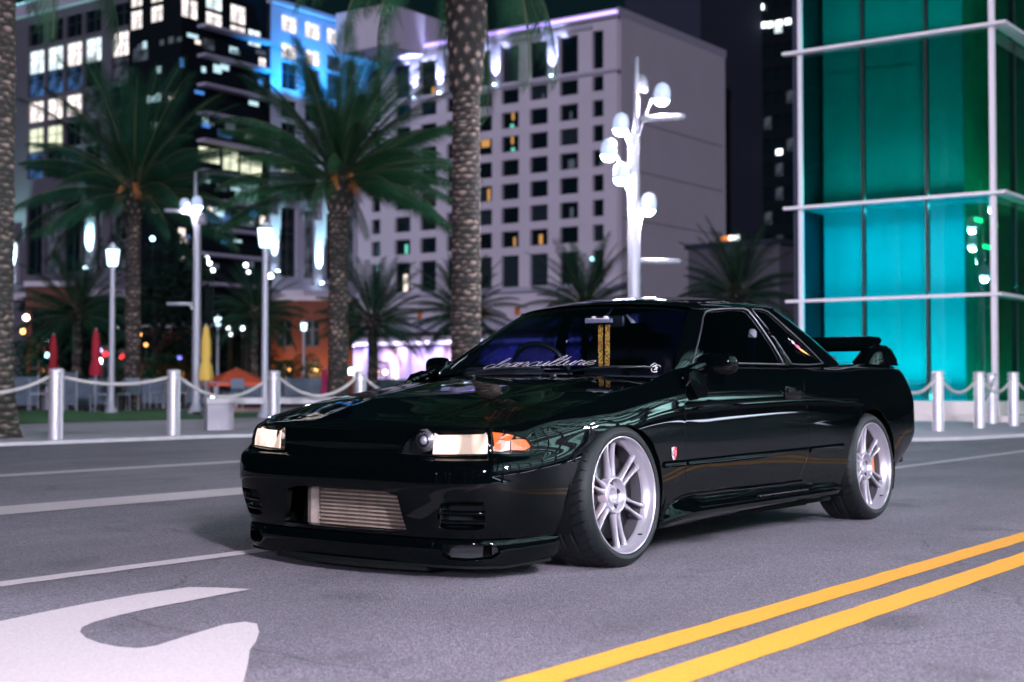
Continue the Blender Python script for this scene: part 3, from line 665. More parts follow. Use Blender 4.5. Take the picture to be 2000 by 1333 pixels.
    sg('amber_prism', [(4.75, 5.42), (4.78, 5.95), (5.02, 6.0), (5.28, 5.9), (5.40, 5.45), (5.2, 5.32)], M['amber'], .010)
    sg('pale_prism', [(4.16, 5.42), (4.14, 5.62), (4.38, 6.05), (4.74, 5.9), (4.72, 5.42), (4.4, 5.35)], M['clear_seg'], .014)
    sg('pale_prism', [(4.98, 6.1), (4.97, 6.5), (5.14, 6.3), (5.22, 6.02)], M['clear_seg'], .012)
    mb = MB(); sg('amber_prism', [(4.2, 5.5), (4.2, 5.8), (4.42, 5.8), (4.42, 5.5)], M['amber'], .012)

# ---- mirrors
for s in (-1, 1):
    bm = bmesh.new(); bmesh.ops.create_cube(bm, size=1); bmesh.ops.subdivide_edges(bm, edges=bm.edges[:], cuts=5, use_grid_fill=True)
    for v in bm.verts:
        c = v.co * 2; n = (abs(c.x) ** 3.2 + abs(c.y) ** 3.2 + abs(c.z) ** 3.2) ** (1 / 3.2); c = c / max(n, 1e-6)
        tp = 1 - .12 * (c.y + 1) / 2
        v.co = Vector((.830 + .050 * c.x + .020 * c.y + .012 * (1 - c.x), s * (.842 + .094 * c.y), .846 + .057 * c.z * (1 - .12 * c.y) + .006 * c.y))
    bmesh.ops.recalc_face_normals(bm, faces=bm.faces[:])
    me = bpy.data.meshes.new('door_mirror'); bm.to_mesh(me); bm.free(); me.materials.append(M['paint']); me.shade_smooth(); mo = cobj('door_mirror', me)
    mb = MB(); foot = [(.64, .765, .775), (.68, .775, .81), (.74, .785, .835), (.80, .80, .845)]
    mb.tube([(a, b * s, c) for a, b, c in catmull(foot, 5)], [.026 - .0002 * k for k in range(16)], 12)
    st = link('mirror_arm', mesh('mirror_arm', mb.v, mb.f, M['paint'], True), mo)
    mb = MB(); pl = [(.575, .775), (.60, .81), (.68, .83), (.725, .79), (.735, .74), (.70, .70), (.62, .695)]
    vs = [(x, s * (.785 + (0.84 - z) * .45), z) for x, z in pl] + [(x, s * (.822 + (.84 - z) * .32), z) for x, z in pl]; n = len(pl)
    mb.add(vs, [tuple(range(n)), tuple(range(n, 2 * n))[::-1]] + [(i, (i + 1) % n, n + (i + 1) % n, n + i) for i in range(n)])
    o_ = link('mirror_foot', mesh('mirror_foot', mb.v, mb.f, M['paint']), mo)

# ---- rear wing
sec = [(3.235, .972), (3.245, .985), (3.30, 1.010), (3.39, 1.042), (3.45, 1.058), (3.462, 1.052), (3.455, 1.030), (3.40, .995), (3.30, .962), (3.25, .958)]
ys = [-.60, -.58, -.5, 0, .5, .58, .60]; mb = MB(); n = len(sec); vs = []
for y in ys:
    k = 1 - .35 * max(0, (abs(y) - .57) / .03)
    vs += [(3.35 + (x - 3.35) * k, y * (1 if True else 1), 1.0 + (z - 1.0) * k) for x, z in sec]
mb.add(vs, [(i * n + k, i * n + (k + 1) % n, (i + 1) * n + (k + 1) % n, (i + 1) * n + k) for i in range(len(ys) - 1) for k in range(n)] + [tuple(range(n))[::-1], tuple((len(ys) - 1) * n + k for k in range(n))])
o = cmb(mb, 'rear_wing', M['paint']); auto_smooth(o, 40); WING = o; o.location.x -= .045
for s in (-1, 1):
    pf = [(3.10, .880), (3.16, .925), (3.24, .972), (3.33, 1.000), (3.43, 1.005), (3.50, .985), (3.545, .94), (3.565, .885)]
    mb = MB(); prof = [(.52, .0), (.53, .75), (.55, .97), (.59, 1.0), (.63, .93), (.655, .6), (.66, .0)]
    vs = []
    for y, k in prof:
        vs += [(3.36 + (x - 3.36) * (.82 + .18 * k), s * y, .872 + (z - .872) * k) for x, z in pf]
    n = len(pf); fs = [(i * n + k, i * n + k + 1, (i + 1) * n + k + 1, (i + 1) * n + k) for i in range(len(prof) - 1) for k in range(n - 1)]
    mb.add(vs, fs); q = link('wing_support', mesh('wing_support', mb.v, mb.f, M['paint'], True), WING)

# ---- wipers, nozzles
for p, q in (((.53, .42), (.50, -.05)), ((.545, -.20), (.60, -.62))):
    a = np.array([p[0], p[1], float(hood_z(p[0], p[1])) + .004]); g = MB()
    pts = [a, a + (np.array([q[0] + .02, q[1], .838]) - a) * .5 + np.array([-.0, 0, .012]), np.array([q[0] + .03, q[1], .838])]
    g.tube(catmull(pts, 6), .006, 6); g.tube([pts[1] + np.array([.01, .22, -.01]), pts[1] + np.array([.012, -.2, .0])], .005, 6); cmb(g, 'wiper', M['plastic'], smooth=True)
for y in (.24, -.24):
    g = MB(); z = float(hood_z(.38, y)); g.box((.36, y - .012, z), (.385, y + .012, z + .010), 0, .003); cmb(g, 'washer_nozzle', M['plastic'])

# ---- windscreen lettering, stickers
def on_ws(gx, t, lift=.0): 
    p = house(np.array(float(gx)), np.array(float(t))); q = house(np.array(float(gx) + .02), np.array(float(t))); r_ = house(np.array(float(gx)), np.array(float(t) + .02))
    n = np.cross(q - p, r_ - p); n /= np.linalg.norm(n)
    if n[2] < 0: n = -n
    return p + n * (lift + .001)
GL = {'c': ([(.85, .75), (.55, 1), (.12, .6), (.2, .08), (.6, 0), (1.05, .3)], .9), 'l': ([(0, .2), (.5, 1.1), (.68, 1.9), (.5, 2.15), (.3, 1.3), (.25, .3), (.5, 0), (.85, .3)], .72),
      'e': ([(0, .25), (.5, .45), (.75, .8), (.5, 1), (.15, .6), (.25, .05), (.65, 0), (1.0, .3)], .85), 'a': ([(.8, .85), (.45, 1), (.1, .5), (.3, 0), (.65, .35), (.85, 1), (.78, .25), (.9, 0), (1.15, .3)], 1.0),
      'n': ([(0, .7), (.12, 1), (.15, .5), (.1, 0), (.25, .65), (.6, 1), (.78, .75), (.7, .2), (.88, 0), (1.1, .3)], 1.0), 'u': ([(.02, .7), (.12, 1), (.12, .3), (.35, 0), (.65, .4), (.8, 1), (.76, .25), (.92, 0), (1.12, .3)], 1.0),
      't': ([(0, .4), (.35, 1.2), (.42, 1.9), (.25, .4), (.45, 0), (.85, .3)], .72), 'r': ([(0, .4), (.2, 1.1), (.35, .95), (.7, .85), (.55, .4), (.65, .03), (1.0, .3)], .82)}
word = 'cleanculture'; xa = 0; strokes = []
for ch in word:
    pts, adv = GL[ch]; strokes.append([(xa + x + .32 * y, y) for x, y in pts])
    if ch == 't': strokes.append([(xa + .05, 1.2), (xa + 1.0, 1.32)])
    xa += adv
mb = MB()
def wmap(x, y):
    f = x / xa; yy = .315 - .63 * f; g = -np.sign(yy) * 0 + float(np.interp(yy, [-.66, -.51, -.28, 0, .28, .51, .66], [-3, -2, -1, 0, 1, 2, 3])); t = .058 + .045 * f + y * .064
    return on_ws(g, t, .002)
for st in strokes:
    c = catmull(st, 7); L = []; Rr = []
    for i in range(len(c)):
        d = c[min(i + 1, len(c) - 1)] - c[max(i - 1, 0)]; d = d / (np.linalg.norm(d) + 1e-9); nn = np.array([-d[1], d[0]]); w = .022 + .03 * abs(d[1])
        a = c[i] + nn * w; b = c[i] - nn * w; L.append(wmap(*a)); Rr.append(wmap(*b))
    n = len(c); mb.add(L + Rr, [(i, i + 1, n + i + 1, n + i) for i in range(n - 1)])
cmb(mb, 'windscreen_lettering', M['white_vinyl'])
# round doodle sticker in the near lower corner
mb = MB()
def wp(a, b): # local cm around the sticker
    return on_ws(-2.78 + a, .085 + b, .002)
for cc in ([(.14 * math.cos(t) , .048 * math.sin(t)) for t in np.linspace(-2.2, 2.6, 24)], [(.02, .05), (.12, .075), (.2, .04), (.14, .01)], [(-.03, -.02), (-.02, .02), (.03, .012), (.0, -.005), (.05, -.015)], [(.02, .025), (.07, .03)]):
    mb.tube([wp(a, b) for a, b in cc], .0028, 5)
cmb(mb, 'windscreen_sticker', M['white_vinyl'])
# cone shaped coloured sticker on the quarter glass
def on_q(g, t, l=.002):
    g, t = 7.62 + (g - 7.58) * .62, .33 + (t - .33) * .66
    p = house(np.array(-float(g)), np.array(float(t))); return p + np.array([0, -.0015 - l, .001])
mb = MB(); 
mb.add([on_q(7.46, .53), on_q(7.56, .47), on_q(7.47, .40), on_q(7.38, .44)], [(0, 1, 2, 3)], 0)
mb.add([on_q(7.46, .42, .0025), on_q(7.62, .36, .0025), on_q(7.58, .27, .0025), on_q(7.44, .32, .0025)], [(0, 1, 2, 3)], 1)
mb.add([on_q(7.46, .31, .003), on_q(7.64, .27, .003), on_q(7.80, .10, .003), on_q(7.60, .19, .003)], [(0, 1, 2, 3)], 2)
mb.add([on_q(7.36, .58), on_q(7.42, .53), on_q(7.36, .50)], [(0, 1, 2)], 0)
cmb(mb, 'window_sticker', [M['white_vinyl'], mat('pink_vinyl', (.7, .10, .22), .5), mat('orange_vinyl', (.85, .40, .08), .5)])
# GT badge on the near fender
bp = band(np.array(-9.17), np.array(3.42)); bx, by, bz = bp; mb = MB()
sh = [(-.022, .026), (0, .030), (.022, .026), (.022, -.008), (.012, -.024), (0, -.030), (-.012, -.024), (-.022, -.008)]
for k, (lo_, hi_) in enumerate(((0, 1), (0, 1))):
    pl = [(min(0, x) if k == 0 else max(0, x), z) for x, z in sh]
    mb.add([(bx + x, by - .004, bz + z) for x, z in pl], [tuple(range(8))], k); mb.add([(bx + x, by + .002, bz + z) for x, z in pl], [tuple(range(8))[::-1]], k)
bd_ = cmb(mb, 'fender_badge', [M['white_vinyl'], mat('badge_red', (.55, .02, .04), .35)])
for ch, dx, m_ in (('G', -.0185, M['plastic']), ('T', .002, M['white_vinyl'])):
    cu = bpy.data.curves.new('badge_letter', 'FONT'); cu.body = ch; cu.size = .030; cu.extrude = .0006; cu.fill_mode = 'BOTH'
    ob = bpy.data.objects.new('tmp', cu); COL.objects.link(ob); dg = bpy.context.evaluated_depsgraph_get(); me = bpy.data.meshes.new_from_object(ob.evaluated_get(dg)); bpy.data.objects.remove(ob)
    me.name = 'badge_letter'; me.materials.clear(); me.materials.append(m_)
    link('badge_letter', me, bd_, (bx + dx, by - .0055, bz - .010), (PI / 2, 0, 0))

# ---- interior
mb = MB()
mb.box((.50, -.66, .55), (.95, .66, .76), 0, .04); mb.box((.62, -.60, .74), (.98, .60, .80), 0, .03); mb.box((.66, .18, .78), (.90, .52, .845), 0, .02)
cmb(mb, 'dashboard', M['cloth'], smooth=True)
for y in (-.36, .36):
    g = MB(); g.box((1.30, y - .24, .32), (1.85, y + .24, .52), 0, .05); g.add([], [])
    so = cmb(g, 'seat', M['cloth'], smooth=True)
    g = MB(); g.box((-.08, -.27, 0), (.08, .27, .60), 0, .07); link('backrest', mesh('backrest', g.v, g.f, M['cloth'], True), so, (1.85, y, .48), (0, .32, 0))
    g = MB(); g.box((-.04, -.12, 0), (.04, .12, .16), 0, .04); link('headrest', mesh('headrest', g.v, g.f, M['cloth'], True), so, (2.02, y, .96), (0, .2, 0))
g = MB(); g.box((2.25, -.62, .35), (2.72, .62, .93), 0, .06); cmb(g, 'rear_bench', M['cloth'], smooth=True)
bm = bmesh.new(); 
mb = MB(); R_ = .185; ringp = [(0, R_ * math.cos(a), R_ * math.sin(a)) for a in np.linspace(0, 2 * PI, 33)]; mb.tube(ringp, .014, 8, cap=False)
mb.box((-.012, -.17, -.02), (.012, .17, .02)); mb.box((-.012, -.02, -.17), (.012, .02, 0))
cobj('steering_wheel', mesh('steering_wheel', mb.v, mb.f, M['plastic'], True), None, (1.12, .36, .80), (0, -.35, 0))
g = MB(); g.tube([(1.55, -.66, 1.03), (1.75, -.55, .80), (1.72, -.40, .60)], .020, 6); cmb(g, 'seat_belt', M['belt'], smooth=True)
# rear view mirror, pale bracket clipped over it, two hanging straps
g = MB(); g.box((1.02, -.215, 1.045), (1.045, .02, 1.105), 0, .010); g.tube([(1.03, -.09, 1.09), (1.12, -.09, 1.15)], .008, 6); cmb(g, 'inside_mirror', M['plastic'], smooth=True)
g = MB(); w0 = [on_ws(-.24, .80, -.02), on_ws(-.52, .80, -.02)]
c0 = (w0[0] + w0[1]) / 2; g.box((c0[0] - .02, c0[1] - .072, c0[2] - .014), (c0[0] + .02, c0[1] + .072, c0[2] + .010), 0, .004)
for dy in (-.042, .03): g.tube([(c0[0], c0[1] + dy, c0[2]), (c0[0] + .005, c0[1] + dy, c0[2] + .018)], .014, 10)
cmb(g, 'mirror_bracket', M['white_vinyl'], smooth=False)
ms = bpy.data.materials.new('patterned_strap'); ms.use_nodes = True; nt = ms.node_tree; b = nt.nodes['Principled BSDF']; b.inputs['Roughness'].default_value = .7
tc = nt.nodes.new('ShaderNodeTexCoord'); mpn = nt.nodes.new('ShaderNodeMapping'); mpn.inputs['Scale'].default_value = (30, 30, 22); vr = nt.nodes.new('ShaderNodeTexVoronoi'); cr = nt.nodes.new('ShaderNodeValToRGB')
cr.color_ramp.interpolation = 'CONSTANT'
for p_, c_ in ((0, (.95, .55, .05, 1)), (.28, (.55, .10, .02, 1)), (.5, (.95, .7, .08, 1)), (.72, (.05, .16, .04, 1)), (.85, (.6, .2, .03, 1))):
    e_ = cr.color_ramp.elements.new(p_) if p_ else cr.color_ramp.elements[0]; e_.color = c_
cr.color_ramp.elements[-1].color = (.6, .2, .03, 1)
sx = nt.nodes.new('ShaderNodeSeparateColor'); nt.links.new(tc.outputs['Object'], mpn.inputs[0]); nt.links.new(mpn.outputs[0], vr.inputs['Vector']); nt.links.new(vr.outputs['Color'], sx.inputs[0]); nt.links.new(sx.outputs[0], cr.inputs[0]); nt.links.new(cr.outputs[0], b.inputs['Base Color'])
for dy in (-.020, .022):
    g = MB(); L = [(.99, -.118 + dy, 1.06), (.985, -.12 + dy, .95), (.98, -.123 + dy * .9, .845)]; vs = []
    for a in L: vs += [(a[0], a[1] - .013, a[2]), (a[0], a[1] + .013, a[2]), (a[0] + .004, a[1] + .013, a[2]), (a[0] + .004, a[1] - .013, a[2])]
    g.add(vs, [(i * 4 + k, i * 4 + (k + 1) % 4, i * 4 + 4 + (k + 1) % 4, i * 4 + 4 + k) for i in range(2) for k in range(4)] + [(0, 1, 2, 3)]); cmb(g, 'hanging_strap', ms)

# ---- wheels (flange plane at local y=0, outside towards -y)
def tyre_mesh():
    N = 528; prof = [(.236, .012), (.240, .003), (.250, -.005), (.262, -.007), (.275, -.002), (.287, .009), (.2945, .022), (.2972, .030)]
    tread = [(.298 + .0022 * math.sin(PI * k / 17), .034 + k * (.178 / 17)) for k in range(18)]
    prof += tread + [(.2972, .216), (.2945, .224), (.287, .237), (.275, .248), (.255, .25), (.236, .238)]
    A = np.array(prof); th = np.linspace(0, 2 * PI, N, endpoint=False)
    Y = A[:, 1][:, None]; R0 = A[:, 0][:, None] + 0 * th[None]
    w = (A[:, 1] - .123)[:, None]; a = np.abs(w)
    tr = (a < .094)
    ph = (th[None] * 44 / (2 * PI) + a * 9) % 1.0
    lat = (ph < .085) & (a > .040) & tr
    circ = (np.abs(a - .028) < .006) | (np.abs(a - .062) < .004)
    shoulder = (a >= .088) & (a < .102) & (((th[None] * 44 / (2 * PI) + .094 * 9) % 1.0) < .085)
    R = R0 - .006 * (lat | (circ & tr)) - .003 * shoulder
    V = np.stack([R * np.cos(th), Y + 0 * R, R * np.sin(th)], -1).reshape(-1, 3); n = len(prof)
    fs = [(i * N + k, (i + 1) * N + k, (i + 1) * N + (k + 1) % N, i * N + (k + 1) % N) for i in range(n - 1) for k in range(N)]
    me = mesh('tyre', V, fs, M['rubber']); me.shade_smooth()
    bm = bmesh.new(); bm.from_mesh(me)
    for e in bm.edges:
        if len(e.link_faces) == 2 and e.link_faces[0].normal.angle(e.link_faces[1].normal, 0) > .5: e.smooth = False
    bm.to_mesh(me); bm.free(); return me
def ylathe(mb, prof, n=72, mi=0):
    vs = [(r * math.cos(2 * PI * k / n), y, r * math.sin(2 * PI * k / n)) for r, y in prof for k in range(n)]
    mb.add(vs, [(i * n + k, (i + 1) * n + k, (i + 1) * n + (k + 1) % n, i * n + (k + 1) % n) for i in range(len(prof) - 1) for k in range(n)], mi)
TY = tyre_mesh()
mb = MB(); ylathe(mb, [(.240, .010), (.2435, .003), (.243, -.002), (.2385, -.002), (.2365, .004), (.2335, .010), (.2325, .018), (.226, .030), (.2165, .042), (.214, .056)], 96); ylathe(mb, [(.214, .056), (.213, .10), (.222, .15), (.236, .23), (.242, .235)], 96, 1)
RIM = mesh('rim', mb.v, mb.f, [M['lipmetal'], M['barrel']], True, mb.mi)
def spoke_mesh():
    mb = MB()
    for sd in (-1, 1):
        vs = []; sec_ = []
        for k in range(11):
            f = k / 10; r = .072 + f * (.2165 - .072)
            off = (.0135 + .014 * f ** 1.3) * sd; w = .0095 - .0032 * math.sin(PI * min(1, f * 1.15)) + (.006 if k == 10 else 0) + (.006 * (1 - f) ** 3)
            yf = .041 + .004 * math.sin(PI * f) + .006 * (1 - f) - .003 * f; dp = .026 + .006 * (1 - f)
            vs += [(off - w, yf + dp, r), (off - w * .75, yf + .003, r), (off - w * .45, yf, r), (off + w * .45, yf, r), (off + w * .75, yf + .003, r), (off + w, yf + dp, r)]
        n = 6; mb.add(vs, [(i * n + q, i * n + (q + 1) % n, (i + 1) * n + (q + 1) % n, (i + 1) * n + q) for i in range(10) for q in range(n)])
    me = mesh('spoke_pair', mb.v, mb.f, M['silver'], True); return me
SPK = spoke_mesh()
mb = MB(); ylathe(mb, [(.079, .09), (.079, .050), (.076, .043), (.071, .040), (.067, .044), (.064, .066), (.056, .071), (.036, .066), (.033, .060), (.029, .060), (.027, .072), (.0, .074)], 60)
HUB = mesh('hub', mb.v, mb.f, M['silver'], True)
mb = MB(); mb.tube([(0, .058, 0), (0, .085, 0)], [.0125, .0125], 3)
NUT = mesh('lug_hole', mb.v, mb.f, M['plastic'], False)
mb = MB(); ylathe(mb, [(.06, .085), (.180, .085), (.180, .105), (.06, .105)], 64); DISC = mesh('brake_disc', mb.v, mb.f, M['disc'], True)
mb = MB(); mb.box((-.19, .075, -.075), (-.115, .13, .075), 0, .012); CALI = mesh('brake_caliper', mb.v, mb.f, M['caliper'], True)
mb = MB(); mb.tube([(0, 0, 0), (0, -.02, 0)], .0032, 8); VALV = mesh('valve', mb.v, mb.f, M['plastic'])
def make_wheel(cx, s, rot, camber):
    w = cobj('wheel', RIM, None, (cx, s * .868, .300)); w.rotation_euler = (-s * math.radians(camber) * 1, 0, PI if s > 0 else 0)
    if s > 0: w.rotation_euler = (math.radians(camber), 0, PI)
    else: w.rotation_euler = (-math.radians(camber), 0, 0)
    link('tyre', TY, w); link('hub', HUB, w); link('brake_disc', DISC, w)
    c = link('brake_caliper', CALI, w, (0, 0, 0), (0, (0 if s < 0 else PI) + (0 if cx == 0 else PI), 0))
    for k in range(6):
        link('spoke_pair', SPK, w, (0, 0, 0), (0, math.radians(rot + 60 * k), 0))
    for k in range(5):
        a = math.radians(rot + 20 + 72 * k); link('lug_hole', NUT, w, (.053 * math.cos(a), .004, .053 * math.sin(a)), (0, -a + .5, 0))
    link('valve', VALV, w, (.222 * math.cos(-.9), .034, .222 * math.sin(-.9)))
    return w
for cx, rot, cb in ((0, -7, 3.5), (2.604, -2, 3.2)):
    for s in (-1, 1): make_wheel(cx, s, rot, cb)

# ================================================================== GROUND, ROAD, MARKINGS
def asphalt():
    m = bpy.data.materials.new('asphalt'); m.use_nodes = True; nt = m.node_tree; b = nt.nodes['Principled BSDF']; L = nt.links.new; N = nt.nodes.new
    tc = N('ShaderNodeTexCoord')
    v = N('ShaderNodeTexVoronoi'); v.inputs['Scale'].default_value = 170; n = N('ShaderNodeTexNoise'); n.inputs['Scale'].default_value = 150; n.inputs['Detail'].default_value = 5; n.inputs['Roughness'].default_value = .8
    big = N('ShaderNodeTexNoise'); big.inputs['Scale'].default_value = .7; big.inputs['Detail'].default_value = 5
    mp = N('ShaderNodeMapping'); mp.inputs['Scale'].default_value = (.25, 1.3, 1); streak = N('ShaderNodeTexNoise'); streak.inputs['Scale'].default_value = 1.6; streak.inputs['Detail'].default_value = 7
    for q in (v, n, big): L(tc.outputs['Object'], q.inputs['Vector'])
    L(tc.outputs['Object'], mp.inputs[0]); L(mp.outputs[0], streak.inputs['Vector'])
    sc_ = N('ShaderNodeSeparateColor'); L(v.outputs['Color'], sc_.inputs[0])
    r1 = N('ShaderNodeMapRange'); r1.inputs[1].default_value = 0; r1.inputs[2].default_value = 1; r1.inputs[3].default_value = .38; r1.inputs[4].default_value = 1.5; L(sc_.outputs[0], r1.inputs[0])
    r2 = N('ShaderNodeMapRange'); r2.inputs[1].default_value = .3; r2.inputs[2].default_value = .7; r2.inputs[3].default_value = .55; r2.inputs[4].default_value = 1.45; L(n.outputs[0], r2.inputs[0])
    r3 = N('ShaderNodeMapRange'); r3.inputs[1].default_value = .35; r3.inputs[2].default_value = .65; r3.inputs[3].default_value = .88; r3.inputs[4].default_value = 1.12; L(big.outputs[0], r3.inputs[0])
    r4 = N('ShaderNodeMapRange'); r4.inputs[1].default_value = .35; r4.inputs[2].default_value = .7; r4.inputs[3].default_value = .86; r4.inputs[4].default_value = 1.10; L(streak.outputs[0], r4.inputs[0])
    a = N('ShaderNodeMath'); a.operation = 'MULTIPLY'; L(r1.outputs[0], a.inputs[0]); L(r2.outputs[0], a.inputs[1])
    c = N('ShaderNodeMath'); c.operation = 'MULTIPLY'; L(r3.outputs[0], c.inputs[0]); L(r4.outputs[0], c.inputs[1])
    d = N('ShaderNodeMath'); d.operation = 'MULTIPLY'; L(a.outputs[0], d.inputs[0]); L(c.outputs[0], d.inputs[1])
    s = N('ShaderNodeVectorMath'); s.operation = 'SCALE'; s.inputs[0].default_value = (.165, .150, .178); L(d.outputs[0], s.inputs['Scale']); L(s.outputs[0], b.inputs['Base Color'])
    st = N('ShaderNodeTexNoise'); st.inputs['Scale'].default_value = 1.9; st.inputs['Detail'].default_value = 3; L(tc.outputs['Object'], st.inputs['Vector'])
    sr = N('ShaderNodeMapRange'); sr.inputs[1].default_value = .60; sr.inputs[2].default_value = .74; sr.inputs[3].default_value = 1.0; sr.inputs[4].default_value = .62; L(st.outputs[0], sr.inputs[0])
    wv = N('ShaderNodeVectorMath'); wv.operation = 'MULTIPLY_ADD'; wv.inputs[1].default_value = (.5, .5, .5); L(st.outputs['Color'], wv.inputs[0]); L(tc.outputs['Object'], wv.inputs[2])
    ck = N('ShaderNodeTexVoronoi'); ck.feature = 'DISTANCE_TO_EDGE'; ck.inputs['Scale'].default_value = .33; L(wv.outputs[0], ck.inputs['Vector'])
    kr = N('ShaderNodeMapRange'); kr.inputs[1].default_value = .0; kr.inputs[2].default_value = .0035; kr.inputs[3].default_value = .55; kr.inputs[4].default_value = 1.0; L(ck.outputs['Distance'], kr.inputs[0])
    gl = N('ShaderNodeTexNoise'); gl.inputs['Scale'].default_value = 310; gl.inputs['Detail'].default_value = 1; L(tc.outputs['Object'], gl.inputs['Vector'])
    gr = N('ShaderNodeMapRange'); gr.inputs[1].default_value = .66; gr.inputs[2].default_value = .74; gr.inputs[3].default_value = 1.0; gr.inputs[4].default_value = 2.6; L(gl.outputs[0], gr.inputs[0])
    m1 = N('ShaderNodeMath'); m1.operation = 'MULTIPLY'; L(sr.outputs[0], m1.inputs[0]); L(kr.outputs[0], m1.inputs[1])
    m2 = N('ShaderNodeMath'); m2.operation = 'MULTIPLY'; L(m1.outputs[0], m2.inputs[0]); L(gr.outputs[0], m2.inputs[1])
    m3 = N('ShaderNodeMath'); m3.operation = 'MULTIPLY'; L(m2.outputs[0], m3.inputs[0]); L(d.outputs[0], m3.inputs[1]); L(m3.outputs[0], s.inputs['Scale'])
    b.inputs['Roughness'].default_value = .62; b.inputs['Specular IOR Level'].default_value = .45
    bp = N('ShaderNodeBump'); bp.inputs['Strength'].default_value = .8; bp.inputs['Distance'].default_value = .004
    hm = N('ShaderNodeMath'); hm.operation = 'ADD'; L(v.outputs['Distance'], hm.inputs[0]); L(n.outputs[0], hm.inputs[1]); L(hm.outputs[0], bp.inputs['Height']); L(bp.outputs[0], b.inputs['Normal'])
    return m
M['asphalt'] = asphalt()

def marking(name, col, wear=.45):
    m = bpy.data.materials.new(name); m.use_nodes = True; nt = m.node_tree; b = nt.nodes['Principled BSDF']; L = nt.links.new; N = nt.nodes.new
    tc = N('ShaderNodeTexCoord'); n = N('ShaderNodeTexNoise'); n.inputs['Scale'].default_value = 3.5; n.inputs['Detail'].default_value = 9; n.inputs['Roughness'].default_value = .72
    n2 = N('ShaderNodeTexNoise'); n2.inputs['Scale'].default_value = 160; n2.inputs['Detail'].default_value = 3
    L(tc.outputs['Object'], n.inputs['Vector']); L(tc.outputs['Object'], n2.inputs['Vector'])
    r = N('ShaderNodeMapRange'); r.inputs[1].default_value = .64; r.inputs[2].default_value = .74; L(n.outputs[0], r.inputs[0])
    mx = N('ShaderNodeMix'); mx.data_type = 'RGBA'; mx.inputs['A'].default_value = (*col, 1); mx.inputs['B'].default_value = (col[0] * .35 + .05, col[1] * .35 + .05, col[2] * .4 + .06, 1); 
    w = N('ShaderNodeMath'); w.operation = 'MULTIPLY'; w.inputs[1].default_value = wear; L(r.outputs[0], w.inputs[0]); L(w.outputs[0], mx.inputs['Factor'])
    r5 = N('ShaderNodeMapRange'); r5.inputs[1].default_value = .25; r5.inputs[2].default_value = .75; r5.inputs[3].default_value = .72; r5.inputs[4].default_value = 1.14; L(n2.outputs[0], r5.inputs[0])
    s = N('ShaderNodeVectorMath'); s.operation = 'SCALE'; L(mx.outputs['Result'], s.inputs[0]); L(r5.outputs[0], s.inputs['Scale']); L(s.outputs[0], b.inputs['Base Color'])
    b.inputs['Roughness'].default_value = .55; bp = N('ShaderNodeBump'); bp.inputs['Strength'].default_value = .35; bp.inputs['Distance'].default_value = .002; L(n2.outputs[0], bp.inputs['Height']); L(bp.outputs[0], b.inputs['Normal'])
    return m
M['white_line'] = marking('white_road_paint', (.52, .475, .485)); M['yellow_line'] = marking('yellow_road_paint', (.80, .38, .045), .3)
M['concrete'] = mat('pale_concrete', (.44, .42, .47), .75, vary=.18, scale=1.5, bump=.3, bscale=90)
M['kerb'] = mat('kerb_concrete', (.50, .48, .50), .7, vary=.12, scale=4)
M['grass'] = mat('night_grass', (.045, .17, .05), .9, vary=.5, scale=6, bump=1, bscale=120, bdist=.05)
M['paver'] = mat('dark_plaza_paving', (.035, .038, .045), .7, vary=.25, scale=.8)

def sheet(name, pts, z, m, thick=0, kind='structure'):
    n = len(pts); vs = [(p[0], p[1], z) for p in pts]; fs = [tuple(range(n))]
    A = sum(pts[i][0] * pts[(i + 1) % n][1] - pts[(i + 1) % n][0] * pts[i][1] for i in range(n))
    if A < 0: vs = vs[::-1]
    if thick:
        vs += [(v[0], v[1], z - thick) for v in vs[:n]]; fs += [((i + 1) % n, i, n + i, n + (i + 1) % n) for i in range(n)]
    o = link(name, mesh(name, vs, fs, m)); return tag(o, kind=kind)
sheet('road', [(-60, -60), (420, -60), (420, 420), (-60, 420)], 0, M['asphalt'])
KC = catmull([(-60, 15.35), (-10, 15.33), (8, 15.26), (12, 15.17), (14.2, 15.0), (15.8, 13.8), (16.4, 11.5), (17.0, 8.6), (18.5, 6.7), (20.4, 6.12), (24, 5.75), (40, 5.4), (120, 5.2)], 10)
KI = []
for i, p in enumerate(KC):
    d = KC[min(i + 1, len(KC) - 1)] - KC[max(i - 1, 0)]; d /= np.linalg.norm(d); KI.append(p + np.array([-d[1], d[0]]) * .26)
far = [(120, 300), (-60, 300)]
sheet('sidewalk', [tuple(p) for p in KI] + far, .045, M['concrete'])
vs = [(*p, .0) for p in KC] + [(*(p + (q - p) * .12), .040) for p, q in zip(KC, KI)] + [(*(q + (q - p) * .02), .047) for p, q in zip(KC, KI)]; n = len(KC)
tag(link('kerb', mesh('kerb', vs, [(i, i + 1, n + i + 1, n + i) for i in range(n - 1)] + [(n + i, n + i + 1, 2 * n + i + 1, 2 * n + i) for i in range(n - 1)], M['kerb'])), kind='structure')
sheet('plaza_paving', [(-60, 34.5), (22, 34.5), (25, 31), (60, 26), (120, 26), (120, 300), (-60, 300)], .052, M['paver'])
sheet('lawn', [(-30, 22.0), (21.5, 21.8), (24.5, 25), (25.5, 31), (20, 34.4), (-30, 34.4)], .056, M['grass'])
def stripe(name, x0, x1, y, w, m, z=.004):
    n = 700; r = random.Random(int(y * 100)); up = [(x0 + (x1 - x0) * i / n, y + w / 2 + r.uniform(-.004, .004)) for i in range(n + 1)]; dn = [(x0 + (x1 - x0) * i / n, y - w / 2 + r.uniform(-.004, .004)) for i in range(n, -1, -1)]
    o = sheet(name, up + dn, z, m); return o
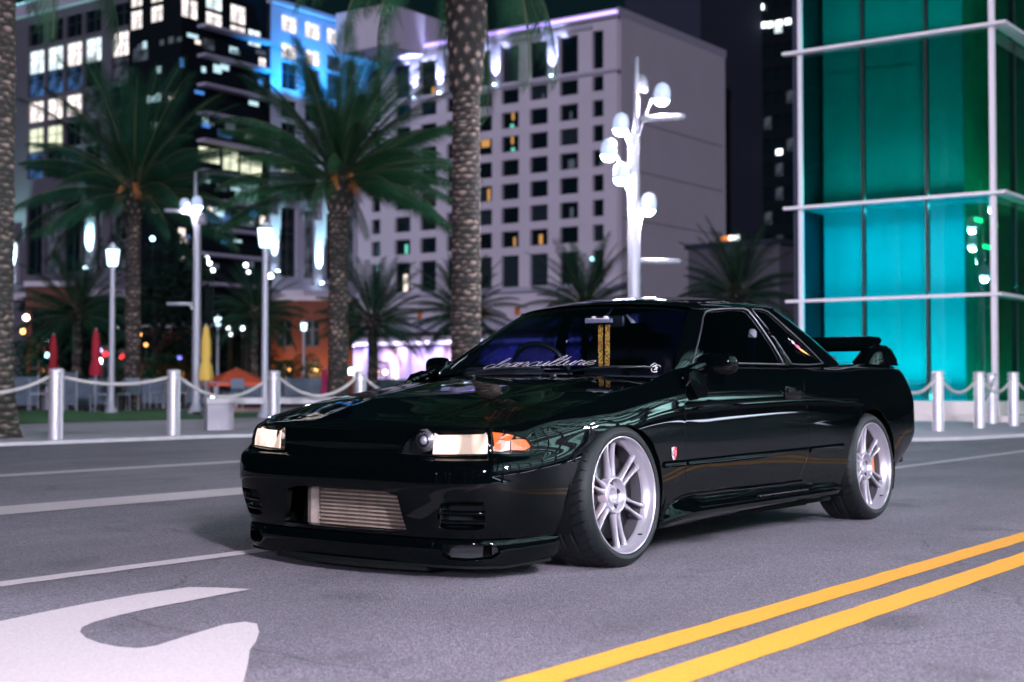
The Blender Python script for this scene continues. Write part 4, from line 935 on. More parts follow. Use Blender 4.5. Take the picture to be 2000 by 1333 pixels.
stripe('white_line', -6, 60, 4.74, .115, M['white_line']); stripe('wide_white_line', -8, 12.6, 7.48, .50, M['white_line']); stripe('thin_white_line', -10, 13.2, 10.32, .28, M['white_line'])
stripe('yellow_line', -4, 90, 2.095, .125, M['yellow_line']); stripe('yellow_line', -4, 90, 1.835, .135, M['yellow_line'])
def Gp(px, py):
    d = at(px, py, 1) - Vector((0, 0, CAM_H)); t = -CAM_H / d.z; return (d.x * t, d.y * t)
ar = [(-330, 1290), (0, 1216), (80, 1199), (165, 1182), (270, 1163), (370, 1149), (430, 1150), (490, 1153), (420, 1166), (360, 1178), (290, 1191), (225, 1206), (182, 1218), (160, 1228), (156, 1237), (168, 1249), (195, 1259), (230, 1266), (270, 1269), (305, 1264), (370, 1243), (440, 1222), (478, 1217), (502, 1221), (506, 1238), (500, 1256), (488, 1272), (484, 1300), (476, 1333), (452, 1400), (200, 1520), (-300, 1600)]
tag(sheet('turn_arrow', [Gp(*p) for p in ar], .004, M['white_line']), kind='structure')

# ================================================================== STREET FURNITURE
M['steel'] = mat('brushed_aluminium', (.62, .60, .64), .38, .55, vary=.08, scale=20)
M['pole'] = mat('painted_pole', (.36, .37, .42), .4, .2)
M['rope'] = mat('pale_rope', (.50, .48, .46), .8, bump=.6, bscale=150)
M['lamp_hot'] = emit('lamp_glow_cold', (.60, .84, 1.0), 30)
M['hood_glow'] = mat('glowing_lamp_hood', (.4, .42, .5), .4, emis=(.50, .68, 1.0), es=.55)
M['lantern_glow'] = emit('lantern_glow', (.60, .88, 1.0), 3.2)

def bollard_mesh():
    mb = MB(); 
    for sgn in (-1, 1):
        prof = []; n = 20
        for k in range(n): a = 2 * PI * k / n; prof.append((sgn * .036 + .052 * math.cos(a), .078 * math.sin(a)))
        vs = [(x, y, z) for z in (0, .875) for x, y in prof] ; mb.add(vs, [(k, (k + 1) % n, n + (k + 1) % n, n + k) for k in range(n)] + [tuple(range(n, 2 * n))])
    for x in (-.012, .012): mb.box((x - .006, -.083, 0), (x + .006, .083, .875))
    return mb
bb = bollard_mesh()
def bollard(x, y, label, rz=0):
    t = empty('bollard', (x, y, .045), rz, label, 'bollard', 'bollards with ropes along the kerb')
    link('post', BM_['post'], t); link('cap', BM_['cap'], t); link('clamp_ring', BM_['ring'], t); return t
BM_ = {'post': mesh('post', bb.v, bb.f, M['steel'])}
mb = MB(); mb.lathe([(.0, .03), (.07, .028), (.092, .018), (.094, 0), (.094, -.02), (.088, -.03)], 28, c=(0, 0, .885)); BM_['cap'] = mesh('cap', mb.v, mb.f, M['steel'], True)
mb = MB(); mb.lathe([(.094, -.012), (.098, -.012), (.098, .012), (.094, .012)], 28, c=(0, 0, .80)); mb.tube([(-.125, 0, .80), (.125, 0, .80)], .012, 8); BM_['ring'] = mesh('clamp_ring', mb.v, mb.f, M['steel'], False)
def rope(a, b, sag, label):
    mb = MB(); pts = []
    for k in range(21):
        f = k / 20; pts.append((a[0] + (b[0] - a[0]) * f, a[1] + (b[1] - a[1]) * f, a[2] + (b[2] - a[2]) * f - sag * 4 * f * (1 - f)))
    mb.tube(pts, .024, 8); o = mb.build('rope', M['rope'], None, True); tag(o, label, 'rope', 'ropes hanging between bollards')
bx = [(9.4, 15.47), (11.37, 15.45), (13.29, 15.43), (15.2, 15.40), (17.1, 15.38), (19.0, 15.36)]
bl_ = ['silver bollard behind the leftmost palm trunk', 'silver bollard nearest the leftmost palm trunk, left end of the long shallow rope', 'silver bollard between the long shallow rope and the concrete bench', 'silver bollard standing in front of the concrete bench', 'silver bollard just above the bonnet of the black car, left of the tallest palm', 'silver bollard hidden behind the black car']
for (x, y), l in zip(bx, bl_): bollard(x, y, l)
for i, (sg_, lb) in enumerate(((.2, 'pale rope running left behind the leftmost palm trunk'), (.09, 'nearly straight pale rope in front of the closed red umbrella'), (.27, 'sagging pale rope in front of the closed yellow umbrella'), (.27, 'sagging pale rope above the left side of the black bonnet'), (.27, 'pale rope dipping behind the black bonnet beside the tallest palm'))):
    a, b = bx[i], bx[i + 1]; rope((a[0] + .12, a[1], .845), (b[0] - .12, b[1], .845), sg_, lb)
rx = [(19.4, 7.45), (21.3, 7.43), (23.1, 7.38), (24.6, 7.28), (26.3, 7.15)]
rl = ['silver bollard hidden behind the boot of the black car', 'silver bollard right behind the rear bumper of the black car', 'silver bollard second to the right of the rear bumper of the car', 'silver bollard at the right edge in front of the green glass corner', 'silver bollard just outside the right edge']
for (x, y), l in zip(rx, rl): bollard(x, y, l, .35)
bollard(25.9, 8.05, 'slimmer silver bollard standing back against the white plinth of the glass building', .35)
for i, lb in enumerate(('pale rope leaving the rear of the black car towards the right', 'pale rope sagging in front of the turquoise glass', 'pale rope ending at the bollard by the green glass corner', 'pale rope leaving at the right edge')):
    a, b = rx[i], rx[i + 1]; rope((a[0] + .11, a[1], .845), (b[0] - .11, b[1], .845), .22, lb)
rope((23.2, 7.42, .845), (25.85, 8.0, .845), .30, 'darker rope crossing back to the bollard against the plinth')

def bench():
    t = empty('concrete_bench', (15.75, 16.35, .045), math.radians(-36), 'long pale concrete bench with solid end blocks behind the bollards', 'bench')
    mb = MB(); mb.box((-.78, -.25, .0), (-.38, .25, .40), 0, .012); mb.build('end_block', M['concrete'], t)
    mb = MB(); mb.box((1.05, -.22, .0), (1.35, .22, .40), 0, .012); mb.build('end_block', M['concrete'], t)
    mb = MB(); mb.box((-.80, -.27, .403), (1.45, .27, .50), 0, .012); mb.build('seat_slab', M['kerb'], t)
bench()

# many headed street lamp
def street_light_source(parent, loc, e, col=(.93, .84, 1.0), r=.09, kind='POINT', name='lamp_light'):
    l = bpy.data.lights.new(name, kind); l.energy = e; l.color = col; l.shadow_soft_size = r
    if kind == 'SPOT': l.spot_size = math.radians(150); l.spot_blend = .6
    o = bpy.data.objects.new(name, l); COL.objects.link(o); o.parent = parent; o.location = loc; return o
mb = MB(); mb.lathe([(.085, 0), (.125, .02), (.13, .10), (.12, .19), (.085, .26), (.03, .29), (.0, .295)], 20); HOOD_ = mesh('lamp_hood', mb.v, mb.f, M['hood_glow'], True); HOODOFF_ = mesh('lamp_hood', mb.v, mb.f, M['pole'], True)
mb = MB(); mb.lathe([(.0, -.075), (.06, -.065), (.10, -.03), (.120, .02), (.0, .032)], 20); BULB_ = mesh('bulb', mb.v, mb.f, M['lamp_hot'], True)
HEADS = [(.43, -.05, 5.20, 1), (.11, .16, 5.37, 0), (-.20, .10, 4.76, 1), (-.40, -.06, 4.33, 1), (-.21, -.14, 3.95, 1), (.22, .05, 3.50, 1)]
def multi_lamp(loc, rz, label, e=420, flip=1, HEADS=HEADS):
    t = empty('street_lamp', loc, rz, label, 'street lamp', 'tall street lamps with clustered heads')
    mb = MB(); mb.lathe([(.22, 0), (.20, .05), (.12, .20), (.105, .26)], 24); mb.build('base', M['pole'], t, True)
    mb = MB(); mb.lathe([(.105, .2), (.098, 3.0), (.085, 4.6)], 24); mb.build('pole', M['pole'], t, True)
    mb = MB(); mb.tube([(.035, .0, 4.4), (.045, 0, 5.4), (.05, 0, 5.8)], [.055, .045, .035], 14); mb.build('upper_pole', M['pole'], t, True)
    mb = MB(); mb.tube([(.05, 0, 4.83), (.45, 0, 4.86), (.72, 0, 4.87), (.80, 0, 4.87)], [.055, .05, .05, .035], 12); mb.build('side_arm', M['pole'], t, True)
    mb = MB(); mb.tube([(.05, 0, 2.62), (.72, 0, 2.62)], [.042, .040], 12); mb.build('side_arm', M['pole'], t, True)
    for x, y, z, on in HEADS:
        h = link('lamp_head', HOOD_ if on else HOODOFF_, t, (x * flip, y, z - .10), (0, .08 * flip, 0))
        sx = .04
        mb = MB(); mb.tube(catmull([(sx * flip, 0, z - .75), (x * .55 * flip, y * .6, z - .15), (x * .9 * flip, y, z + .16)], 5), .019, 8); mb.build('bracket', M['pole'], t, True)
        if on:
            link('bulb', BULB_, h); street_light_source(t, (x * flip, y, z - .17), e)
    return t
lamp_rz = math.atan2(RT.y, RT.x)
multi_lamp(Vector((*at(1239, 800, 22).xy, .045)), lamp_rz, 'tall white street lamp with six clustered heads rising behind the black car roof', 300)
multi_lamp(Vector((*at(383, 812, 34).xy, .052)), lamp_rz + PI, 'tall white street lamp left of the car beside the closed yellow umbrella', 200, 1, [(.30, -.05, 4.98, 1), (-.02, .10, 5.02, 1), (-.16, .2, 4.6, 0)])
multi_lamp(Vector((12.6, -4.6, 0)), 1.2, 'clustered street lamp on the near roadside beyond the rear of the car', 1900)
multi_lamp(Vector((-.3, -3.6, 0)), .3, 'clustered street lamp on the near roadside behind the viewer', 4100)

def post_lamp(px, py_top, dist, label, h=None, e=30):
    p = at(px, 750, dist); top = CAM_H + (750 - py_top) * dist / FPX
    t = empty('post_lamp', (p.x, p.y, .05), 0, label, 'lamp post', 'lantern posts on the plaza')
    mb = MB(); mb.lathe([(.16, 0), (.15, .06), (.085, .14), (.075, .5), (.062, top - .55)], 16); mb.build('pole', M['pole'], t, True)
    mb = MB(); mb.lathe([(.0, 0), (.10, .0), (.125, .03), (.165, .40), (.0, .40)], 16, c=(0, 0, top - .55)); mb.build('lantern', M['lantern_glow'], t, True)
    mb = MB(); mb.lathe([(.175, .40), (.17, .43), (.06, .50), (.03, .58), (0, .59)], 16, c=(0, 0, top - .55)); mb.build('lantern_cap', M['pole'], t, True)
    street_light_source(t, (0, 0, top - .02), e, (.75, .92, 1))
    return t
post_lamp(218, 480, 35, 'lamp post with glowing lantern left of the dark palm trunk')
post_lamp(517, 437, 30, 'tallest lamp post with glowing lantern in front of the blue lit office wing')
post_lamp(425, 617, 70, 'small lamp post behind the closed yellow umbrella')
post_lamp(593, 628, 76, 'small lamp post in front of the orange building')
post_lamp(931, 610, 67, 'lamp post lantern touching the right side of the tallest palm trunk')
post_lamp(1562, 595, 62, 'lamp post at the left edge of the turquoise glass')

# ================================================================== PALMS
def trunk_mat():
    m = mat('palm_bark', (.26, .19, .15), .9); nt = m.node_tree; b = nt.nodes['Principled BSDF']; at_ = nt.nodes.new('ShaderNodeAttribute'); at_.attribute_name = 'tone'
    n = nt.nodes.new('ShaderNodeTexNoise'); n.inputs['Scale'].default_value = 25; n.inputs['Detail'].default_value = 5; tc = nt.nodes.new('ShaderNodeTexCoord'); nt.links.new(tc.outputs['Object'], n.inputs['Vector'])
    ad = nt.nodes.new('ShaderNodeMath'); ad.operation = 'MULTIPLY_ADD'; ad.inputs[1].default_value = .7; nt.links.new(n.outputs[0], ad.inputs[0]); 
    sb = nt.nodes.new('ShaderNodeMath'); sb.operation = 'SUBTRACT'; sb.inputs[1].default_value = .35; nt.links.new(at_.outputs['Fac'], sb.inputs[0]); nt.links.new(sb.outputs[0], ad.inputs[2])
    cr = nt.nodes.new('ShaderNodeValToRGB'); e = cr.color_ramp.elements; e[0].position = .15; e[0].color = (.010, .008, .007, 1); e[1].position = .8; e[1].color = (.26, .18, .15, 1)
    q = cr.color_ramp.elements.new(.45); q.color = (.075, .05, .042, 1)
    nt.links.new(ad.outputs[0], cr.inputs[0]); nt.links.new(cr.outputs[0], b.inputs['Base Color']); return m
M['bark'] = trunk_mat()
M['leaf'] = mat('palm_leaf', (.014, .052, .024), .6, vary=.35, scale=2, spec=.12); M['leaf2'] = mat('palm_leaf_dark', (.009, .036, .021), .65, vary=.35, scale=2, spec=.1)
M['stalk'] = mat('palm_stalk', (.035, .05, .02), .7); M['fruit'] = mat('orange_date_stalks', (.36, .13, .03), .7)
def trunk_mesh(h, r0, r1, boots=1.2, seed=1, n=56, ring=.035, flare=.0):
    rr = random.Random(seed); R = int(h / ring); vs = []; tone = []; fs = []; jit = [[rr.uniform(-.3, .3) for _ in range(12)] for _ in range(200)]; tn = [[rr.uniform(.45, 1.15) for _ in range(12)] for _ in range(200)]
    for i in range(R + 1):
        z = h * i / R; base = r0 + (r1 - r0) * min(1, z / h * 1.3); base += flare * math.exp(-z / .45)
        inb = z > h - boots; rowh = .20 if inb else .088; cells = 9 if inb else 8
        if inb: base += .10 * math.sin(PI * min(1, (z - h + boots) / boots * .8 + .05))
        for k in range(n):
            a = k / n; row = z / rowh + .15 * math.sin(2 * PI * a * 2 + seed + z) + .05 * math.sin(2 * PI * a * 5 + z * 3); ri = math.floor(row); ce = int(a * cells + .5 * (ri % 2)) % cells; row += jit[ri % 200][ce] * .8; ri = math.floor(row); ce = int(a * cells + .5 * (ri % 2)) % cells; fr = row - ri
            ph = (a * cells + .5 * (ri % 2)) % 1; wv = 1 - abs(ph * 2 - 1)
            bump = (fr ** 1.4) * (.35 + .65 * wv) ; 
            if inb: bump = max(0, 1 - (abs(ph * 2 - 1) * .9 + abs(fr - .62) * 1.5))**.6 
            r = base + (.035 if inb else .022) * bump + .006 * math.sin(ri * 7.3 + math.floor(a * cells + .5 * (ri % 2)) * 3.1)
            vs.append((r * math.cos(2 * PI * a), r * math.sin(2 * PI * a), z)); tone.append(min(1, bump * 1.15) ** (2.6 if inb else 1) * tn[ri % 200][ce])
    for i in range(R):
        for k in range(n): fs.append((i * n + k, i * n + (k + 1) % n, (i + 1) * n + (k + 1) % n, (i + 1) * n + k))
    me = mesh('trunk', vs, fs, M['bark'], True); a_ = me.attributes.new('tone', 'FLOAT', 'POINT'); a_.data.foreach_set('value', tone); return me
def frond_mesh(L, droop, seed, m, nl=46, wid=.029, hang=.1):
    rr = random.Random(seed); mb = MB(); pts = []
    a = 0; p = Vector((0, 0, 0)); N_ = 24; side = rr.uniform(-.25, .25)
    for i in range(N_ + 1):
        pts.append(p.copy()); f = i / N_; ang = -droop * (f ** 1.5) * 1.9
        p = p + Vector((math.cos(ang) * math.cos(side * f), math.cos(ang) * math.sin(side * f), math.sin(ang))) * (L / N_)
    mb.tube(pts, [.030 * L / 3 * (1 - .85 * i / N_) + .003 for i in range(N_ + 1)], 5, 1, False)
    for i in range(nl):
        f = .13 + .87 * i / (nl - 1); q = f * N_; j = min(int(q), N_ - 1); P0 = pts[j].lerp(pts[j + 1], q - j); T = (pts[j + 1] - pts[j]).normalized(); S = T.cross(Vector((0, 0, 1))).normalized(); U = S.cross(T)
        ll = L * .20 * (math.sin(PI * (f * .82 + .12)) ** .7) * rr.uniform(.8, 1.1)
        for sd in (-1, 1):
            lift = rr.uniform(.15, .55); d = (S * sd * .70 + T * .78 + U * lift * (.35 - hang * .4) + Vector((0, 0, -hang * 1.1))).normalized(); w = T * wid * .5
            mid = P0 + d * ll * .55; tip = P0 + d * ll + Vector((0, 0, -ll * rr.uniform(.05, .25)))
            mb.add([P0 - w * .5, P0 + w * .5, mid + w * .7, mid - w * .7, tip], [(0, 1, 2, 3), (3, 2, 4)], 0)
    return mesh('frond', mb.v, mb.f, [m, M['stalk']], False, mb.mi)
def palm(loc, h, r0, r1, L, nf, label, seed=1, m=None, fruit=True, boots=1.2, flare=.05, wind=0, lo=-.75, ring=.035, group='palms around the plaza', nl=92):
    rr = random.Random(seed); t = empty('palm_tree', loc, 0, label, 'palm tree', group)
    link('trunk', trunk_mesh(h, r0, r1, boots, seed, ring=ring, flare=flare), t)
    V_ = [frond_mesh(L * s, d, seed * 10 + i, m or M['leaf'], nl, hang=hg) for i, (s, d, hg) in enumerate(((1, .18, .0), (1.05, .32, .15), (.95, .45, .45), (1, .55, .75), (.85, .25, .6), (.9, .42, .85)))]
    for i in range(nf):
        f = i / (nf - 1); el = 1.35 - (1.35 - lo) * f ** 1.15; az = i * 2.39996 + rr.uniform(-.2, .2)
        v = V_[0 if f < .2 else (1 if f < .38 else rr.choice((2, 3, 4, 5)))]
        az -= wind * math.sin(az - lamp_rz) * .45
        o = link('frond', v, t, (.12 * math.cos(az), .12 * math.sin(az), h - .10 - .35 * f), (0, -el, az)); s = rr.uniform(.85, 1.1); o.scale = (s, s, s)
    if fruit:
        for k in range(5):
            mb = MB(); a = k * 1.3 + seed; 
            for q in range(14):
                aa = a + rr.uniform(-.25, .25); l = rr.uniform(.5, .9)
                mb.tube([(.1 * math.cos(aa), .1 * math.sin(aa), 0), (.35 * math.cos(aa) * l + .1 * math.cos(aa), .35 * math.sin(aa) * l, .1), (.6 * l * math.cos(aa), .6 * l * math.sin(aa), -.45 * l)], .012, 4, cap=False)
            mb.build('date_cluster', M['fruit'], t, loc=(0, 0, h - .25))
    return t
pc = at(910, 846, 21.5)
palm((pc.x, pc.y, .045), 8.5, .225, .195, 3.3, 64, 'tallest palm with textured trunk rising behind the windscreen of the black car', 3, boots=3.35, lo=-.78, ring=.022, flare=.03, nl=80)
palm((11.25, 16.62, .045), 8.4, .235, .225, 3.0, 50, 'palm trunk cut by the left edge of the picture with mossy base', 5, boots=1.6, flare=.14, ring=.022)
p = at(258, 805, 38); palm((p.x, p.y, .06), 6.2, .20, .19, 3.5, 66, 'bushy dark palm with orange date stalks left of the tall left street lamp', 8, m=M['leaf2'], boots=1.1, ring=.05, lo=-.30)
p = at(660, 800, 31); palm((p.x, p.y, .05), 5.5, .21, .20, 3.0, 62, 'wind blown palm between the blue lit wing and the beige hotel', 11, boots=1.0, ring=.045, wind=1, lo=-.05)
for px, d, cyp, L, lb, sd in ((1143, 50, 585, 2.2, 'low palm in front of the hotel left of the tall street lamp', 21), (1440, 45, 560, 2.0, 'low dark palm between the street lamp and the glass building', 22), (905, 52, 600, 2.0, 'low palm hidden behind the tallest trunk', 23), (728, 48, 615, 1.9, 'low palm in front of the purple lit entrance', 24), (150, 52, 600, 2.2, 'low palm below the left office block', 25), (497, 60, 600, 2.0, 'low palm beside the tallest lamp post', 26)):
    p = at(px, 750, d); palm((p.x, p.y, .05), CAM_H + (750 - cyp) * d / FPX, .17, .16, L * 1.1, 58, lb, sd, m=M['leaf2'], fruit=False, boots=.6, ring=.07, lo=-.5, nl=50)

# ================================================================== UMBRELLAS, TABLES, SMALL PLAZA THINGS
def closed_umbrella(px, ptop, pbot, d, col, label, wid):
    p = at(px, 750, d); zt = CAM_H + (750 - ptop) * d / FPX; zb = CAM_H + (750 - pbot) * d / FPX; t = empty('umbrella', (p.x, p.y, .05), 0, label, 'umbrella', 'closed umbrellas on the plaza')
    mb = MB(); mb.tube([(0, 0, 0), (0, 0, zt)], .028, 8); mb.build('pole', M['pole'], t, True)
    mb = MB(); n = 24; H = zt - zb; vs = []; prof = [(0, .02), (.08, .35), (.3, .62), (.55, .72), (.66, .60), (.74, .80), (.9, 1.0), (1, .9)]
    for f, w in prof:
        for k in range(n): a = 2 * PI * k / n; r = wid * w * (1 + .22 * math.cos(a * 8 + f * 2)); vs.append((r * math.cos(a), r * math.sin(a), H * (1 - f)))
    mb.add(vs, [(i * n + k, i * n + (k + 1) % n, (i + 1) * n + (k + 1) % n, (i + 1) * n + k) for i in range(len(prof) - 1) for k in range(n)])
    mb.build('folded_canopy', mat('umbrella_cloth', col, .85), t, True, (0, 0, zb))
    mb = MB(); mb.lathe([(.3, 0), (.3, .06), (.05, .09)], 16); mb.build('foot', M['plastic'], t)
closed_umbrella(402, 637, 748, 33, (.75, .50, .10), 'closed yellow umbrella beside the tall left street lamp', .155)
closed_umbrella(104, 655, 742, 40, (.30, .008, .02), 'closed dark red umbrella behind the leftmost bollard', .15)
closed_umbrella(187, 645, 738, 37, (.32, .008, .025), 'closed dark red umbrella left of the lantern post', .15)
closed_umbrella(634, 722, 780, 44, (.30, .01, .08), 'small closed crimson umbrella right of the concrete bench', .12)
def open_umbrella(px, py, d, r, label, col):
    p = at(px, 750, d); z = CAM_H + (750 - py) * d / FPX; t = empty('cafe_umbrella', (p.x, p.y, .05), 0, label, 'umbrella')
    mb = MB(); mb.tube([(0, 0, 0), (0, 0, z)], .03, 8); mb.build('pole', M['pole'], t)
    mb = MB(); n = 8; mb.add([(0, 0, .42)] + [(r * math.cos(2 * PI * k / n), r * math.sin(2 * PI * k / n), 0) for k in range(n)] + [(r * math.cos(2 * PI * k / n), r * math.sin(2 * PI * k / n), -.12) for k in range(n)], [(0, 1 + k, 1 + (k + 1) % n) for k in range(n)] + [(1 + k, 9 + k, 9 + (k + 1) % n, 1 + (k + 1) % n) for k in range(n)])
    mb.build('canopy', mat('orange_canopy', col, .8), t, False, (0, 0, z - .42))
    l = street_light_source(t, (0, 0, z - .7), 40, (1, .45, .2), .1)
open_umbrella(462, 722, 42, 1.0, 'open orange red umbrella right of the closed yellow one', (.65, .10, .04))
M['white_pl'] = mat('white_furniture', (.20, .25, .31), .5); M['bluepanel'] = mat('pale_blue_banner', (.055, .085, .12), .6, vary=.5, scale=3)
def table(px, d, lb):
    p = at(px, 750, d); t = empty('cafe_table', (p.x, p.y, .055), .3, lb, 'table', 'cafe tables on the lawn edge'); mb = MB(); mb.lathe([(0, .72), (.45, .72), (.45, .75), (0, .75)], 20); mb.build('table_top', M['white_pl'], t); mb = MB(); mb.tube([(0, 0, 0), (0, 0, .72)], .03, 8); mb.build('stem', M['pole'], t)
def chair(px, d, lb, rz):
    p = at(px, 750, d); t = empty('cafe_chair', (p.x, p.y, .055), rz, lb, 'chair', 'cafe chairs around the tables'); mb = MB(); mb.box((-.22, -.22, .42), (.22, .22, .46)); mb.build('seat', M['white_pl'], t)
    mb = MB(); mb.box((-.22, .20, .46), (.22, .23, .85)); mb.build('backrest', M['white_pl'], t)
    for x in (-.19, .19):
        for y in (-.19, .19): mb = MB(); mb.tube([(x, y, 0), (x, y, .42)], .014, 5); mb.build('leg', M['pole'], t)
for px, d, lb in ((222, 36.5, 'white cafe table at the foot of the dark palm'), (92, 38, 'white cafe table behind the leftmost bollard'), (420, 39, 'white cafe table under the yellow umbrella'), (320, 41, 'white cafe table right of the dark palm trunk')): table(px, d, lb)
for px, d, lb, rz in ((196, 36, 'white chair left of the table at the dark palm', 1.2), (250, 37.2, 'white chair right of the table at the dark palm', -1.3), (72, 38, 'white chair against the mossy palm base', 1.1), (113, 38.4, 'white chair just right of the leftmost bollard', -1), (300, 41, 'white chair left of the table right of the palm', 1.3), (345, 41.5, 'white chair behind the second bollard', -1.2), (455, 40, 'white chair right of the yellow umbrella', -1.4)): chair(px, d, lb, rz)
def banner(px, d, w, z0, z1, lb):
    p = at(px, 750, d); t = empty('banner_panel', (p.x, p.y, .055), lamp_rz, lb, 'panel', 'pale panels fencing the cafe'); mb = MB(); mb.box((-w / 2, -.015, z0), (w / 2, .015, z1)); mb.build('cloth_panel', M['bluepanel'], t)
    for x in (-w / 2, w / 2): mb = MB(); mb.tube([(x, 0, 0), (x, 0, z1 + .05)], .02, 6); mb.build('post', M['pole'], t)
for a in ((178, 43, 1.0, .1, .85, 'pale blue panel under the left red umbrella pair'), (288, 45, 1.5, .1, .80, 'long dim blue panel right of the dark palm'), (138, 37.5, .32, .15, 1.0, 'narrow white upright sign panel beside the leftmost bollard'), (368, 46, 1.3, .1, .75, 'dim blue panel behind the second bollard'), (596, 48, 1.3, .1, .9, 'grey blue panel behind the sagging rope above the bonnet'), (40, 40, 1.0, .1, .9, 'pale panel against the left palm trunk'), (520, 50, 1.8, .1, .8, 'dim panel behind the concrete bench'), (760, 60, 3.0, .1, .9, 'grey wall panel below the purple entrance')): banner(*a)
def shrub(px, d, w, h, lb, m=None):
    p = at(px, 750, d); rr = random.Random(int(px)); mb = MB()
    for i in range(900):
        a = rr.uniform(0, 2 * PI); r = w * rr.random() ** .5; z = h * rr.random() ** .8; k = math.sqrt(max(0, 1 - (z / h) ** 2 * .8)); x, y = r * k * math.cos(a), r * k * math.sin(a); s = rr.uniform(.05, .11)
        v = Vector((rr.uniform(-1, 1), rr.uniform(-1, 1), rr.uniform(-1, 1))).normalized() * s; u = v.orthogonal().normalized() * s * .6
        mb.add([(x - v.x, y - v.y, z - v.z), (x + u.x, y + u.y, z + u.z), (x + v.x, y + v.y, z + v.z), (x - u.x, y - u.y, z - u.z)], [(0, 1, 2, 3)])
    t = empty('shrub', (p.x, p.y, .05), 0, lb, 'shrub', 'dark shrubs beyond the cafe'); mb.build('foliage', m or M['leaf'], t); mb = MB(); mb.tube([(0, 0, 0), (.05, 0, h * .7)], .03, 5); mb.build('stem', M['bark'], t)
def tree(px, d, w, h, lb):
    p = at(px, 750, d); rr = random.Random(int(px)); mb = MB(); cl = [(rr.uniform(-w, w) * .7, rr.uniform(-w, w) * .7, h * rr.uniform(.35, .9), w * rr.uniform(.3, .55)) for _ in range(14)]
    for cx__, cy__, cz__, cr_ in cl:
        for i in range(260):
            v0 = Vector((rr.gauss(0, 1), rr.gauss(0, 1), rr.gauss(0, 1))).normalized() * cr_ * rr.uniform(.6, 1.05); x, y, z = cx__ + v0.x, cy__ + v0.y, max(.5, cz__ + v0.z); s_ = rr.uniform(.09, .20)
            v = Vector((rr.uniform(-1, 1), rr.uniform(-1, 1), rr.uniform(-1, 1))).normalized() * s_; u = v.orthogonal().normalized() * s_ * .6
            mb.add([(x - v.x, y - v.y, z - v.z), (x + u.x, y + u.y, z + u.z), (x + v.x, y + v.y, z + v.z), (x - u.x, y - u.y, z - u.z)], [(0, 1, 2, 3)])
    t = empty('broadleaf_tree', (p.x, p.y, .05), 0, lb, 'tree', 'dark broadleaf trees behind the plaza'); mb.build('crown', M['dark_leaf'], t)
    mb = MB(); mb.tube([(0, 0, 0), (.05, 0, h * .3), (0, .1, h * .7)], [.16, .12, .05], 8)
    for q in range(5): c = cl[q]; mb.tube([(.03, 0, h * .3), (c[0] * .6, c[1] * .6, c[2] * .8), (c[0], c[1], c[2])], [.07, .05, .02], 5)
    mb.build('trunk', M['bark'], t)
for a in ((45, 50, 1.0, 2.2, 'leafy green shrub right of the leftmost palm trunk'), (330, 62, 1.4, 2.0, 'dark shrub right of the dark palm trunk'), (560, 66, 1.3, 1.8, 'dark shrub left of the low orange wall'), (600, 80, 1.2, 2.4, 'orange lit shrub under the orange building'), (250, 60, 1.4, 2.1, 'dark shrub behind the dark palm trunk'), (745, 118, 1.3, 2.6, 'small tree silhouetted against the lit entrance')): shrub(*a)
M['dark_leaf'] = mat('dark_tree_leaf', (.006, .018, .012), .8, vary=.4, scale=1, spec=.1)
for a in ((302, 74, 3.0, 8.6, 'tall dark tree between the dark palm and the tall left street lamp'), (452, 84, 2.6, 5.0, 'dark tree behind the open orange umbrella'), (128, 70, 2.2, 4.4, 'dark tree over the two closed red umbrellas'), (588, 96, 2.6, 3.4, 'dark tree low in front of the orange building'), (228, 80, 2.4, 5.2, 'dark tree directly behind the left lantern post'), (385, 92, 2.6, 6.0, 'dark tree behind the tall left street lamp'), (528, 90, 1.8, 5.4, 'dark tree behind the tallest lamp post')): tree(*a)

# small lights of the street beyond, each on an added thin pole; high ones stand for lit windows
def far_light(px, py, d, r, col, s, name, label, cat, group):
    p = at(px, py, d); t = empty(name, (p.x, p.y, .05), 0, label, cat, group); z = p.z
    mb = MB(); mb.tube([(0, 0, 0), (0, 0, z - r)], .035, 6); mb.build('pole', M['plastic'], t)
    bm = bmesh.new(); bmesh.ops.create_uvsphere(bm, u_segments=12, v_segments=8, radius=r); me = bpy.data.meshes.new('globe'); bm.to_mesh(me); bm.free(); me.materials.append(emit('far_lamp_glow', col, s)); link('globe', me, t, (0, 0, z))
    if name == 'traffic_light':
        mb = MB(); mb.box((-.16, .02, z - .55), (.16, .25, z + .35)); mb.build('housing', M['plastic'], t, rot=(0, 0, lamp_rz))
wc, lv, cy, rd, og = (.85, .93, 1), (.55, .55, 1), (.35, .85, 1), (1, .03, .04), (1, .42, .12)
